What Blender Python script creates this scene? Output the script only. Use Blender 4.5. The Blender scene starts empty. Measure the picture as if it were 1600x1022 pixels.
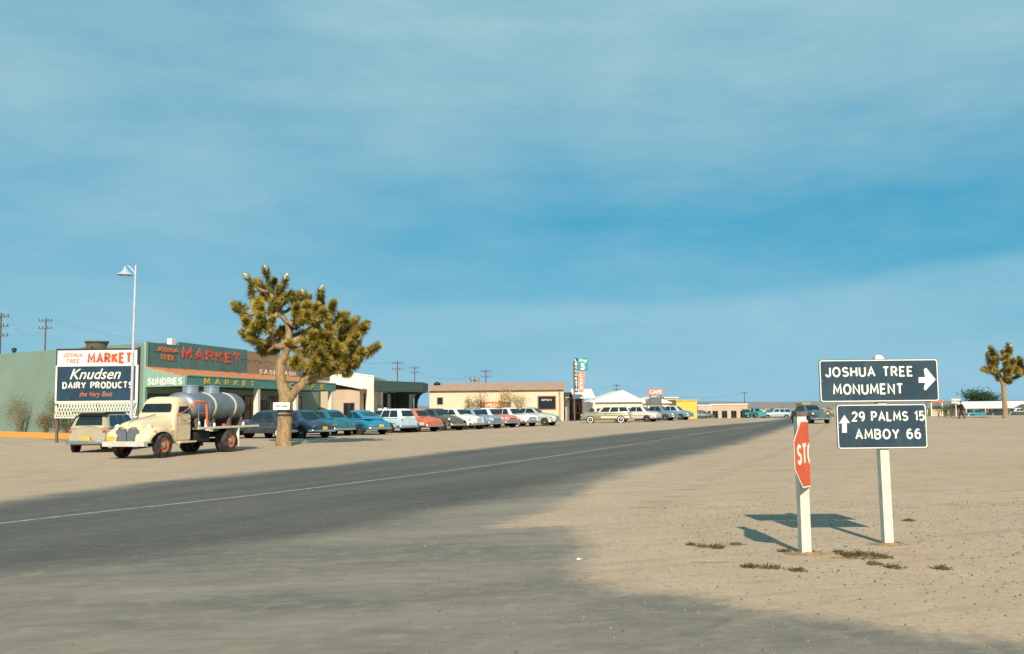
import bpy, math, random
import numpy as np
from mathutils import Vector, Matrix, noise
random.seed(7)
C = bpy.context.scene.collection
sc = bpy.context.scene
# ------------------------------------------------------------------ camera
FPX, CAMH = 1400.0, 1.75
PITCH, ROLL = math.atan(124/1400), math.radians(0.6)
cd = bpy.data.cameras.new('camera'); cam = bpy.data.objects.new('camera', cd); C.objects.link(cam)
cd.sensor_width = 36; cd.lens = 36*FPX/1600; cd.clip_start = .05; cd.clip_end = 20000
RM = Matrix.Rotation(math.pi/2+PITCH, 4, 'X') @ Matrix.Rotation(-ROLL, 4, 'Z')
cam.matrix_world = Matrix.Translation((0, 0, CAMH)) @ RM
sc.camera = cam
# ------------------------------------------------------------------ light
SUN_EL, SUN_AZ = math.radians(35.5), math.radians(176.2)   # azimuth from +Y clockwise: behind the viewer, a little right
sd = bpy.data.lights.new('sun', 'SUN'); so = bpy.data.objects.new('sun', sd); C.objects.link(so)
sd.energy = 5.0; sd.angle = math.radians(.53); sd.color = (1, .885, .755)
tosun = Vector((math.sin(SUN_AZ)*math.cos(SUN_EL), math.cos(SUN_AZ)*math.cos(SUN_EL), math.sin(SUN_EL)))
so.rotation_euler = tosun.to_track_quat('Z', 'Y').to_euler(); so.location = (0, -20, 40)
w = bpy.data.worlds.new('World'); sc.world = w; w.use_nodes = True
nt = w.node_tree; N = nt.nodes; L = nt.links
for n in list(N): N.remove(n)
out = N.new('ShaderNodeOutputWorld'); bg = N.new('ShaderNodeBackground'); bg.inputs['Strength'].default_value = .1
sky = N.new('ShaderNodeTexSky'); sky.sky_type = 'NISHITA'; sky.sun_disc = False
sky.sun_elevation = SUN_EL; sky.sun_rotation = SUN_AZ; sky.altitude = 800
tc = N.new('ShaderNodeTexCoord'); sep = N.new('ShaderNodeSeparateXYZ'); L.new(tc.outputs['Generated'], sep.inputs[0])
def wmath(op, a, b=0.0, cl=False):
    m = N.new('ShaderNodeMath'); m.operation = op; m.use_clamp = cl
    for k, v in ((0, a), (1, b)):
        if isinstance(v, (int, float)): m.inputs[k].default_value = v
        else: L.new(v, m.inputs[k])
    return m.outputs[0]
mp = N.new('ShaderNodeMapping'); mp.inputs['Scale'].default_value = (1.2, 1.2, 4.2); mp.inputs['Rotation'].default_value = (0, math.radians(-6), 0)
mp.inputs['Location'].default_value = (.35, 0, .2)
L.new(tc.outputs['Generated'], mp.inputs['Vector'])
n1 = N.new('ShaderNodeTexNoise'); n1.inputs['Scale'].default_value = 1.35; n1.inputs['Detail'].default_value = 5; n1.inputs['Roughness'].default_value = .52
L.new(mp.outputs[0], n1.inputs['Vector'])
n2 = N.new('ShaderNodeTexNoise'); n2.inputs['Scale'].default_value = 5; n2.inputs['Detail'].default_value = 8; n2.inputs['Roughness'].default_value = .6
L.new(mp.outputs[0], n2.inputs['Vector'])
# thin high cloud veils: their cover follows the height above the horizon, broken up by noise
ramp = N.new('ShaderNodeValToRGB'); cr = ramp.color_ramp
stops = [(0, .80), (.07, .62), (.114, .58), (.130, .20), (.20, .10), (.25, .32), (.30, .60), (.40, .80), (.6, .35), (1, .12)]
while len(cr.elements) < len(stops): cr.elements.new(.5)
for e, (p, v) in zip(cr.elements, stops): e.position = p; e.color = (v, v, v, 1)
xt = wmath('MULTIPLY', sep.outputs['X'], -.03)
zz = wmath('ADD', sep.outputs['Z'], xt)
zz = wmath('ADD', zz, wmath('MULTIPLY', wmath('SUBTRACT', n1.outputs['Fac'], .5), .09))
L.new(zz, ramp.inputs['Fac'])
wisp = wmath('MULTIPLY', wmath('SUBTRACT', n2.outputs['Fac'], .5), .75)
big = wmath('MULTIPLY', wmath('SUBTRACT', n1.outputs['Fac'], .5), .8)
lf = wmath('MULTIPLY', wmath('SUBTRACT', .10, sep.outputs['X']), 2.4, True)
lf = wmath('MULTIPLY', lf, .75)
c0 = wmath('ADD', wmath('MULTIPLY', ramp.outputs['Color'], wmath('SUBTRACT', 1.0, lf)), wmath('MULTIPLY', lf, .50))
cover = wmath('ADD', wmath('ADD', c0, wisp), big, True)
tint = N.new('ShaderNodeMix'); tint.data_type = 'RGBA'; tint.blend_type = 'MULTIPLY'; tint.inputs[0].default_value = 1
SKYTINT = (.62, 1.10, 1.10, 1)
tint.inputs[7].default_value = SKYTINT; L.new(sky.outputs[0], tint.inputs[6])
blue = N.new('ShaderNodeMix'); blue.data_type = 'RGBA'; blue.inputs[0].default_value = .80
blue.inputs[7].default_value = (.34, 2.95, 4.7, 1); L.new(tint.outputs[2], blue.inputs[6])
cl = N.new('ShaderNodeMix'); cl.data_type = 'RGBA'; cl.inputs[7].default_value = (3.35, 5.6, 5.85, 1)
cc = N.new('ShaderNodeMix'); cc.data_type = 'RGBA'; cc.inputs[6].default_value = (2.9, 5.1, 6.5, 1); cc.inputs[7].default_value = (3.5, 5.45, 5.9, 1)
L.new(wmath('MULTIPLY', sep.outputs['Z'], 3.0, True), cc.inputs[0]); L.new(cc.outputs[2], cl.inputs[7])
L.new(cover, cl.inputs[0]); L.new(blue.outputs[2], cl.inputs[6])
L.new(cl.outputs[2], bg.inputs['Color']); L.new(bg.outputs[0], out.inputs[0])
sc.view_settings.view_transform = 'Standard'; sc.view_settings.look = 'None'
sc.view_settings.gamma = 1; sc.view_settings.use_curve_mapping = False; sc.view_settings.exposure = 0.18
# ------------------------------------------------------------------ helpers
def gz(y):
    t = y-104
    if t <= 0: return 0.0
    if t < 24: return -.022*t*t/48
    return -min(.022*(t-12), 15.0)
def ray(px, py):
    v = Vector(((px-800)/FPX, (511-py)/FPX, -1)); return (RM.to_3x3() @ v)
def G(px, py):                     # ground point (flat part) seen at a pixel of the 1600 px photo
    d = ray(px, py); t = -CAMH/d.z; return Vector((d.x*t, d.y*t, 0))
def at(px, py, Y):
    d = ray(px, py); t = Y/d.y; return Vector((d.x*t, Y, CAMH+d.z*t))
def xof(px, Y): return at(px, 636, Y).x
def zof(py, Y, px=800): return at(px, py, Y).z

def link(o, parent=None):
    C.objects.link(o)
    if parent is not None: o.parent = parent
    return o
def tag(o, label, cat, group=None):
    o['label'] = label; o['category'] = cat
    if group: o['group'] = group
    return o
def thing(name, label, cat, loc=(0, 0, 0), rz=0, group=None):
    o = bpy.data.objects.new(name, None); link(o); o.location = loc; o.rotation_euler = (0, 0, rz)
    o.empty_display_size = .3
    return tag(o, label, cat, group)
class MB:
    def __init__(s): s.v = []; s.f = []
    def add(s, vs, fs):
        k = len(s.v); s.v += [tuple(p) for p in vs]; s.f += [tuple(i+k for i in f) for f in fs]; return s
    def box(s, x0, x1, y0, y1, z0, z1, M=None):
        vs = [Vector((x, y, z)) for z in (z0, z1) for y in (y0, y1) for x in (x0, x1)]
        if M is not None: vs = [M @ p for p in vs]
        return s.add(vs, [(0, 2, 3, 1), (4, 5, 7, 6), (0, 1, 5, 4), (2, 6, 7, 3), (0, 4, 6, 2), (1, 3, 7, 5)])
    def loft(s, rings, cap=True, closed=True):
        n = len(rings[0]); vs = [p for r in rings for p in r]; fs = []
        for i in range(len(rings)-1):
            for j in range(n if closed else n-1):
                a = i*n+j; b = i*n+(j+1) % n
                fs.append((a, b, b+n, a+n))
        if cap and closed:
            fs.append(tuple(range(n-1, -1, -1))); fs.append(tuple((len(rings)-1)*n+k for k in range(n)))
        return s.add(vs, fs)
    def tube(s, pts, rad, n=8, jit=0, cap=True):
        pts = [Vector(p) for p in pts]
        if not hasattr(rad, '__len__'): rad = [rad]*len(pts)
        rings = []; up = None
        for i, p in enumerate(pts):
            d = (pts[min(i+1, len(pts)-1)]-pts[max(i-1, 0)]).normalized()
            if up is None: up = Vector((0, 0, 1)) if abs(d.z) < .9 else Vector((1, 0, 0))
            a = d.cross(up).normalized(); b = d.cross(a).normalized(); up = -b if False else up
            rings.append([p+(a*math.cos(2*math.pi*k/n)+b*math.sin(2*math.pi*k/n))*rad[i]*(1+(random.uniform(-jit, jit) if jit else 0)) for k in range(n)])
        return s.loft(rings, cap)
    def lathe(s, prof, n=16, M=None, cap=True):      # profile of (axis, radius), axis = local z
        rings = []
        for (h, r) in prof:
            ring = [Vector((r*math.cos(2*math.pi*k/n), r*math.sin(2*math.pi*k/n), h)) for k in range(n)]
            if M is not None: ring = [M @ p for p in ring]
            rings.append(ring)
        return s.loft(rings, cap)
    def prism(s, poly, a, b, f=None):                # polygon of (u, v) swept from a to b; f(u, v, w) -> point
        n = len(poly)
        f = f or (lambda u, v, w_: (u, v, w_))
        vs = [f(u, v, a) for u, v in poly]+[f(u, v, b) for u, v in poly]
        fs = [tuple(range(n-1, -1, -1)), tuple(range(n, 2*n))]+[(i, (i+1) % n, n+(i+1) % n, n+i) for i in range(n)]
        return s.add(vs, fs)
    def build(s, name, m, parent=None, smooth=False, loc=None, angle=None):
        me = bpy.data.meshes.new(name); me.from_pydata(s.v, [], s.f); me.materials.append(m)
        import bmesh
        bm = bmesh.new(); bm.from_mesh(me); bmesh.ops.recalc_face_normals(bm, faces=bm.faces); 
        if smooth:
            for f in bm.faces: f.smooth = True
            for e in bm.edges:
                if len(e.link_faces) == 2 and e.calc_face_angle(0) > math.radians(angle or 38): e.smooth = False
        bm.to_mesh(me); bm.free()
        o = bpy.data.objects.new(name, me); link(o, parent)
        if loc is not None: o.location = loc
        return o
def box(name, m, parent, x0, x1, y0, y1, z0, z1): return MB().box(x0, x1, y0, y1, z0, z1).build(name, m, parent)
XZ = lambda u, v, w_: (u, w_, v)
RY = Matrix.Rotation(-math.pi/2, 4, 'X')             # z axis -> y axis
RXA = Matrix.Rotation(math.pi/2, 4, 'Y')             # z axis -> x axis
def catmull(pts, k=8):
    P = [Vector(p) for p in pts]; P = [P[0]*2-P[1]]+P+[P[-1]*2-P[-2]]; o = []
    for i in range(1, len(P)-2):
        for j in range(k):
            t = j/k; a, b, c, d = P[i-1:i+3]
            o.append(.5*((2*b)+(c-a)*t+(2*a-5*b+4*c-d)*t*t+(3*b-a-3*c+d)*t**3))
    o.append(P[-2]); return o
# ------------------------------------------------------------------ materials
class NT:
    def __init__(s, name):
        s.m = bpy.data.materials.new(name); s.m.use_nodes = True; s.t = s.m.node_tree; s.b = s.t.nodes['Principled BSDF']
    def n(s, ty, **kw):
        x = s.t.nodes.new(ty)
        for k, v in kw.items(): setattr(x, k, v)
        return x
    def set(s, inp, v):
        if hasattr(v, 'is_linked') or isinstance(v, bpy.types.NodeSocket): s.t.links.new(v, inp)
        else: inp.default_value = v
    def math(s, op, a, b=0.0, clamp=False):
        m = s.n('ShaderNodeMath', operation=op, use_clamp=clamp); s.set(m.inputs[0], a); s.set(m.inputs[1], b); return m.outputs[0]
    def mix(s, f, a, b, mode='MIX'):
        m = s.n('ShaderNodeMix', data_type='RGBA', blend_type=mode); s.set(m.inputs[0], f)
        for k, v in ((6, a), (7, b)): s.set(m.inputs[k], v if not isinstance(v, tuple) or len(v) == 4 else (*v, 1))
        return m.outputs[2]
    def noise(s, scale, detail=4, rough=.55, vec=None, dist=0):
        x = s.n('ShaderNodeTexNoise'); x.inputs['Scale'].default_value = scale; x.inputs['Detail'].default_value = detail
        x.inputs['Roughness'].default_value = rough; x.inputs['Distortion'].default_value = dist
        if vec is not None: s.t.links.new(vec, x.inputs['Vector'])
        return x.outputs['Fac']
    def maprange(s, v, a, b, c=0.0, d=1.0):
        x = s.n('ShaderNodeMapRange'); s.t.links.new(v, x.inputs[0])
        for k, q in zip((1, 2, 3, 4), (a, b, c, d)): x.inputs[k].default_value = q
        return x.outputs[0]
    def obj(s): return s.n('ShaderNodeTexCoord').outputs['Object']
    def pos(s): return s.n('ShaderNodeNewGeometry').outputs['Position']
    def scaled(s, vec, sc_, rot=(0, 0, 0)):
        x = s.n('ShaderNodeMapping'); s.t.links.new(vec, x.inputs[0]); x.inputs['Scale'].default_value = sc_; x.inputs['Rotation'].default_value = rot
        return x.outputs[0]
    def along(s, vec, deg, long_, short):      # stretch a pattern along a compass direction on the ground
        x = s.n('ShaderNodeMapping', vector_type='TEXTURE'); s.t.links.new(vec, x.inputs[0])
        x.inputs['Rotation'].default_value = (0, 0, math.radians(deg)); x.inputs['Scale'].default_value = (long_, short, 1); return x.outputs[0]
    def bump(s, h, strength=.3, dist=.02):
        x = s.n('ShaderNodeBump'); x.inputs['Strength'].default_value = strength; x.inputs['Distance'].default_value = dist
        s.t.links.new(h, x.inputs['Height']); s.t.links.new(x.outputs[0], s.b.inputs['Normal'])
def mat(name, col, rough=.6, metal=0, var=.12, scale=2.5, bump=0, bscale=30, coat=0, dirt=0, dirtcol=(.33, .26, .18), stretch=None):
    k = NT(name); o = k.obj()
    if stretch: o = k.scaled(o, stretch)
    nz = k.maprange(k.noise(scale, 6, .6, o), .3, .7)
    c = k.mix(nz, tuple(max(0, x*(1-var)) for x in col), tuple(min(1, x*(1+var)) for x in col))
    if dirt:
        dm = k.math('MULTIPLY', k.maprange(k.noise(scale*2.3, 7, .65, o), .45, .75), dirt)
        c = k.mix(dm, c, dirtcol)
    k.set(k.b.inputs['Base Color'], c)
    k.b.inputs['Metallic'].default_value = metal
    k.set(k.b.inputs['Roughness'], k.maprange(k.noise(scale*3, 4, .6, o), .3, .7, max(0, rough-.08), min(1, rough+.08)))
    if coat: k.b.inputs['Coat Weight'].default_value = coat; k.b.inputs['Coat Roughness'].default_value = .08
    if bump: k.bump(k.noise(bscale, 5, .6, o), bump, .01)
    return k.m
M = {}
M['glass'] = mat('window_glass', (.012, .018, .020), .10, var=.3)
M['carglass'] = mat('car_glass', (.015, .028, .032), .08, var=.3)
M['chrome'] = mat('chrome', (.62, .63, .64), .18, .95, var=.08)
M['rubber'] = mat('tyre_rubber', (.022, .021, .020), .8, var=.3, dirt=.45)
M['whitewall'] = mat('whitewall', (.72, .70, .64), .6, dirt=.1)
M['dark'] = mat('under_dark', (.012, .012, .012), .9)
M['hub'] = mat('hubcap', (.55, .55, .54), .25, .8)
M['plate'] = mat('yellow_plate', (.75, .42, .03), .5)
M['lamp'] = mat('headlamp', (.75, .74, .68), .15, .3)
M['tail'] = mat('tail_lamp', (.55, .06, .03), .25, coat=.5)
M['signwhite'] = mat('post_white', (.70, .65, .53), .6, var=.12, scale=6, bump=.4, bscale=14, dirt=.55, dirtcol=(.42, .33, .22), stretch=(1, 1, .35))
M['steel'] = mat('galvanised', (.46, .49, .52), .35, .75, var=.12, scale=4)
M['wood'] = mat('weathered_wood', (.14, .10, .075), .85, var=.3, scale=4, stretch=(4, 4, .5))
M['black'] = mat('black_paint', (.03, .03, .032), .5)
M['cream'] = mat('cream_letter', (.82, .77, .62), .55, var=.06)
PAINT = {}
def paint(col, dirt=.12):
    key = tuple(col)+(dirt,)
    if key not in PAINT: PAINT[key] = mat('car_paint', col, .32, 0, .06, 1.5, coat=.6, dirt=dirt)
    return PAINT[key]
# ------------------------------------------------------------------ flat lettering
def text(s, m, parent, x0, x1, z0, z1, y, name='lettering', shear=0, bold=.0, depth=.012, per=None, fit=True):
    """letters filling the rectangle x0..x1, z0..z1 of the parent's front plane (front = -y)"""
    cu = bpy.data.curves.new(name, 'FONT'); cu.body = s; cu.extrude = depth; cu.offset = bold; cu.shear = shear; cu.resolution_u = 3
    cu.align_x = 'LEFT'
    if per: cu.space_character = per
    to = bpy.data.objects.new(name, cu); C.objects.link(to)
    dg = bpy.context.evaluated_depsgraph_get(); me = bpy.data.meshes.new_from_object(to.evaluated_get(dg))
    bpy.data.objects.remove(to); bpy.data.curves.remove(cu)
    n = len(me.vertices); a = np.empty(n*3); me.vertices.foreach_get('co', a); a = a.reshape(n, 3)
    mn, mx = a.min(0), a.max(0)
    u = (a[:, 0]-mn[0])/(mx[0]-mn[0]); v = (a[:, 1]-mn[1])/(mx[1]-mn[1]); dz = a[:, 2]
    b = np.stack([x0+u*(x1-x0), y-dz/ max(1e-6, depth)*depth*1.0-depth, z0+v*(z1-z0)], 1)
    me.vertices.foreach_set('co', b.ravel()); me.materials.clear(); me.materials.append(m); me.update()
    o = bpy.data.objects.new(name, me); link(o, parent); return o

# ------------------------------------------------------------------ painted block capitals (even strokes)
def arc(cx, cy, rx, ry, a0, a1, n=8): return [(cx+rx*math.cos(math.radians(a0+(a1-a0)*i/n)), cy+ry*math.sin(math.radians(a0+(a1-a0)*i/n))) for i in range(n+1)]
S_ = lambda: [arc(.3, .74, .27, .23, 25, 270, 9)+arc(.3, .27, .29, .24, 90, -155, 10)[1:]]
FONT = {
 'A': (.72, [[(0, 0), (.36, 1), (.72, 0)], [(.14, .34), (.58, .34)]]), 'B': (.6, [[(0, 0), (0, 1), (.3, 1)]+arc(.3, .77, .25, .23, 90, -90)+[(0, .54)], [(.3, .54)]+arc(.3, .27, .29, .27, 90, -90)+[(0, 0)]]),
 'C': (.64, [arc(.36, .5, .35, .5, 48, 312, 14)]), 'D': (.64, [[(0, 0), (0, 1), (.26, 1)]+arc(.26, .5, .37, .5, 90, -90, 10)+[(0, 0)]]),
 'E': (.52, [[(.52, 1), (0, 1), (0, 0), (.52, 0)], [(0, .52), (.44, .52)]]), 'F': (.5, [[(.5, 1), (0, 1), (0, 0)], [(0, .5), (.42, .5)]]),
 'G': (.68, [arc(.36, .5, .35, .5, 48, 330, 14)+[(.68, .45), (.40, .45)]]), 'H': (.62, [[(0, 0), (0, 1)], [(.62, 0), (.62, 1)], [(0, .52), (.62, .52)]]),
 'I': (.0, [[(0, 0), (0, 1)]]), 'J': (.46, [[(.46, 1), (.46, .25)]+arc(.23, .25, .23, .25, 0, -180, 8)[1:]]), 'K': (.6, [[(0, 0), (0, 1)], [(.56, 1), (.02, .42)], [(.2, .6), (.6, 0)]]),
 'L': (.5, [[(0, 1), (0, 0), (.5, 0)]]), 'M': (.8, [[(0, 0), (.06, 1), (.4, .25), (.74, 1), (.8, 0)]]), 'N': (.64, [[(0, 0), (0, 1), (.64, 0), (.64, 1)]]),
 'O': (.74, [arc(.37, .5, .37, .5, 90, 450, 20)]), 'P': (.56, [[(0, 0), (0, 1), (.3, 1)]+arc(.3, .73, .26, .27, 90, -90)+[(0, .46)]]),
 'Q': (.74, [arc(.37, .5, .37, .5, 90, 450, 20), [(.45, .25), (.72, -.05)]]), 'R': (.6, [[(0, 0), (0, 1), (.3, 1)]+arc(.3, .75, .26, .25, 90, -90)+[(0, .5)], [(.3, .5), (.6, 0)]]),
 'S': (.6, S_()), 'T': (.6, [[(0, 1), (.6, 1)], [(.3, 1), (.3, 0)]]), 'U': (.62, [[(0, 1), (0, .3)]+arc(.31, .3, .31, .3, 180, 360, 8)[1:]+[(.62, 1)]]),
 'V': (.68, [[(0, 1), (.34, 0), (.68, 1)]]), 'W': (.9, [[(0, 1), (.22, 0), (.45, .75), (.68, 0), (.9, 1)]]), 'Y': (.66, [[(0, 1), (.33, .48), (.66, 1)], [(.33, .48), (.33, 0)]]),
 '1': (.2, [[(0, .78), (.2, 1), (.2, 0)]]), '2': (.56, [arc(.28, .72, .27, .28, 170, -35, 9)+[(0, 0), (.56, 0)]]), '5': (.56, [[(.5, 1), (.08, 1), (.04, .55)]+arc(.27, .32, .28, .32, 115, -150, 10)]),
 '6': (.58, [[(.48, .95)]+arc(.34, .5, .34, .5, 95, 180, 6), arc(.29, .31, .28, .31, 90, 450, 14)]), '9': (.58, [arc(.29, .69, .28, .31, 90, 450, 14), arc(.24, .5, .34, .5, 0, -85, 6)]),
 ' ': (.30, [])}
def block(s, m, parent, x0, x1, z0, z1, y, th=.2, depth=.002, gap=.22, name='lettering', f=None):
    """capitals with even strokes: th = stroke width in cap heights"""
    H = (z1-z0); hs = H*th/2; segs = []; cx = 0
    for ch in s:
        w_, st = FONT[ch]
        for pl_ in st: segs.append([(cx+a, b) for a, b in pl_])
        cx += w_+gap+th*.8
    tot = cx-gap-th*.8; mb = MB(); k = 0
    sx = (x1-x0-2*hs)/tot; sz = H-2*hs
    f = f or (lambda a, b, c_: (a, c_, b))
    for pl_ in segs:
        pl_ = [p for i, p in enumerate(pl_) if i == 0 or abs(p[0]-pl_[i-1][0])+abs(p[1]-pl_[i-1][1]) > 1e-4]
        q = [Vector((x0+hs+a*sx, z0+hs+b*sz)) for a, b in pl_]
        L_, R_ = [], []
        for i, p in enumerate(q):
            d0 = (p-q[i-1]).normalized() if i else None; d1 = (q[i+1]-p).normalized() if i < len(q)-1 else None
            if i == 0 and (q[0]-q[-1]).length < 1e-6: d0 = (q[-1]-q[-2]).normalized()
            if i == len(q)-1 and (q[0]-q[-1]).length < 1e-6: d1 = (q[1]-q[0]).normalized()
            if d0 is None: d0 = d1; p = p-d1*(hs if abs(p.y-q[1].y) > 1e-9 and False else 0)
            if d1 is None: d1 = d0
            n0 = Vector((-d0.y, d0.x)); n1 = Vector((-d1.y, d1.x)); n = (n0+n1)
            n = n.normalized() if n.length > 1e-3 else n0
            c_ = max(.55, n.dot(n1)); e = hs/c_
            L_.append(p+n*e); R_.append(p-n*e)
        k += 1
        for i in range(len(q)-1):
            yy = y-depth-((i % 2)+2*(k % 3))*.0002*(H/.12)
            quad = [L_[i], L_[i+1], R_[i+1], R_[i]]
            mb.add([f(u.x, u.y, yy) for u in quad]+[f(u.x, u.y, y) for u in quad], [(0, 1, 2, 3), (4, 5, 1, 0), (5, 6, 2, 1), (6, 7, 3, 2), (7, 4, 0, 3)])
    return mb.build(name, m, parent)
# ------------------------------------------------------------------ ground
def dirt_color(k, p):
    a = k.maprange(k.noise(.07, 5, .6, p), .35, .65)
    b = k.maprange(k.noise(.9, 6, .62, p), .3, .7)
    c = k.maprange(k.noise(14, 5, .7, p), .3, .7)
    t = k.maprange(k.noise(1.0, 5, .6, k.along(p, 62, 9, .55)), .42, .66)
    t2 = k.maprange(k.noise(1.0, 4, .6, k.along(p, 20, 6, .28)), .54, .68)
    t3 = k.maprange(k.noise(1.3, 7, .7, k.along(p, 8, 2.2, 1)), .56, .72)
    col = k.mix(a, (.52, .375, .25), (.60, .445, .31))
    col = k.mix(k.math('MULTIPLY', b, .50), col, (.37, .265, .17))
    col = k.mix(k.math('MULTIPLY', t, .30), col, (.53, .42, .29))
    col = k.mix(k.math('MULTIPLY', t2, .5), col, (.33, .24, .15))
    col = k.mix(k.math('MULTIPLY', t3, .6), col, (.30, .20, .11))
    col = k.mix(k.math('MULTIPLY', c, .5), col, (.25, .18, .11))
    md = k.maprange(k.noise(2.6, 8, .78, k.along(p, 15, 2, 1)), .52, .66)
    col = k.mix(k.math('MULTIPLY', md, .38), col, (.34, .25, .155))
    gr = k.maprange(k.noise(75, 3, .8, p), .60, .70)
    col = k.mix(k.math('MULTIPLY', gr, .55), col, (.20, .16, .12))
    return col
k = NT('desert_dirt'); p = k.pos()
k.set(k.b.inputs['Base Color'], dirt_color(k, p)); k.b.inputs['Roughness'].default_value = .95; k.b.inputs['Specular IOR Level'].default_value = .15
k.bump(k.math('ADD', k.noise(3, 6, .65, p), k.math('MULTIPLY', k.noise(40, 4, .7, p), .25)), .55, .05)
M['dirt'] = k.m
ys = list(np.arange(-40, 100, 5.0))+list(np.arange(100, 140, 2.0))
y = 140.0
while y < 9000: ys.append(y); y *= 1.09
xs = sorted(set([round(s*v, 1) for v in [0, 4, 8, 14, 20, 28, 38, 50, 65, 85, 110, 150, 220, 330, 500, 800, 1300, 2200, 4000, 7000, 12000] for s in (-1, 1)]))
mb = MB(); nx = len(xs)
mb.add([(x, yy, gz(yy)) for yy in ys for x in xs], [(j*nx+i, j*nx+i+1, (j+1)*nx+i+1, (j+1)*nx+i) for j in range(len(ys)-1) for i in range(nx-1)])
g = mb.build('ground', M['dirt'], smooth=True); g['kind'] = 'structure'

# asphalt: one sheet 4 mm above the ground, its surface worn and dusted towards the edges
def pix(l): return [G(x, y).xy for x, y in l]
def straight(p, q, t): return (Vector(p)+(Vector(p)-Vector(q)).normalized()*t)
up = pix([(0, 785), (120, 769), (250, 753), (400, 739), (520, 728), (700, 706), (850, 691), (1000, 675.5), (1100, 666.5), (1170, 660.5), (1205, 657.6)])
lo = pix([(1262, 656), (1250, 660), (1215, 673), (1150, 694), (1060, 716), (960, 741), (860, 768), (700, 806), (520, 842), (300, 870), (0, 905)])
up = [straight(up[0], up[1], 60)]+up; lo = lo+[straight(lo[-1], lo[-2], 60)]
d = (up[-1]-up[-4]).normalized(); up.append(up[-1]+Vector((d.x*.8-.02, d.y))*80); lo = [lo[0]+Vector((d.x*.8-.02, d.y))*80]+lo
lane = up+lo
apron = pix([(1000, 735), (940, 748), (905, 775), (850, 800), (760, 825), (880, 822), (925, 850), (890, 900), (965, 922), (1100, 932), (1160, 957), (1300, 967), (1450, 984), (1600, 998)])
apron = apron+[Vector((9, 5.5)), Vector((18, 2.5)), Vector((40, -3)), Vector((40, -25)), Vector((-30, -25)), Vector((-60, -12)), lo[-1], lo[-2], Vector(G(520, 800).xy), Vector(G(900, 735).xy)]
def sdist(P, poly):
    poly = np.array([tuple(q) for q in poly]); n = len(poly); dmin = np.full(len(P), 1e9); ins = np.zeros(len(P), bool)
    for i in range(n):
        a, b = poly[i], poly[(i+1) % n]; ab = b-a; t = np.clip(((P-a) @ ab)/max(1e-9, ab @ ab), 0, 1)
        q = P-(a+t[:, None]*ab); dmin = np.minimum(dmin, np.hypot(q[:, 0], q[:, 1]))
        c = ((a[1] > P[:, 1]) != (b[1] > P[:, 1])) & (P[:, 0] < (b[0]-a[0])*(P[:, 1]-a[1])/(b[1]-a[1]+1e-12)+a[0]); ins ^= c
    return np.where(ins, dmin, -dmin)
def sheet(name, polys, m, z, x0, x1, y0, y1, st, attr='wear', lanep=None):
    gx = np.arange(x0, x1, st); gy = np.arange(y0, y1, st); X, Y = np.meshgrid(gx, gy); P = np.stack([X.ravel(), Y.ravel()], 1)
    val = np.full(len(P), -9.0)
    fr = np.zeros(len(P))
    for poly, scale, top in polys:
        s = sdist(P, poly); s2 = np.clip(s/scale+.5, -.6, 1.0)
        v = np.where(s2 > 0, s2*top, s2); val = np.maximum(val, v)
    nx = len(gx); F = []
    idx = -np.ones(len(P), int); keep = val > -.55
    cell = keep.reshape(len(gy), nx); c4 = cell[:-1, :-1] | cell[1:, :-1] | cell[:-1, 1:] | cell[1:, 1:]
    jj, ii = np.nonzero(c4); a = jj*nx+ii; quads = np.stack([a, a+1, a+nx+1, a+nx], 1)
    used = np.unique(quads); idx[used] = np.arange(len(used)); quads = idx[quads]
    V = [(P[i, 0], P[i, 1], gz(P[i, 1])+z) for i in used]
    me = bpy.data.meshes.new(name); me.from_pydata(V, [], [tuple(map(int, q)) for q in quads]); me.materials.append(m)
    at_ = me.attributes.new(attr, 'FLOAT', 'POINT'); at_.data.foreach_set('value', val[used].astype(np.float32))
    if lanep is not None:
        a2 = me.attributes.new('lane', 'FLOAT', 'POINT'); a2.data.foreach_set('value', np.clip(sdist(P[used], lanep)/4.0+.35, 0, 1).astype(np.float32))
    o = bpy.data.objects.new(name, me); link(o); o['kind'] = 'structure'; return o
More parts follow.
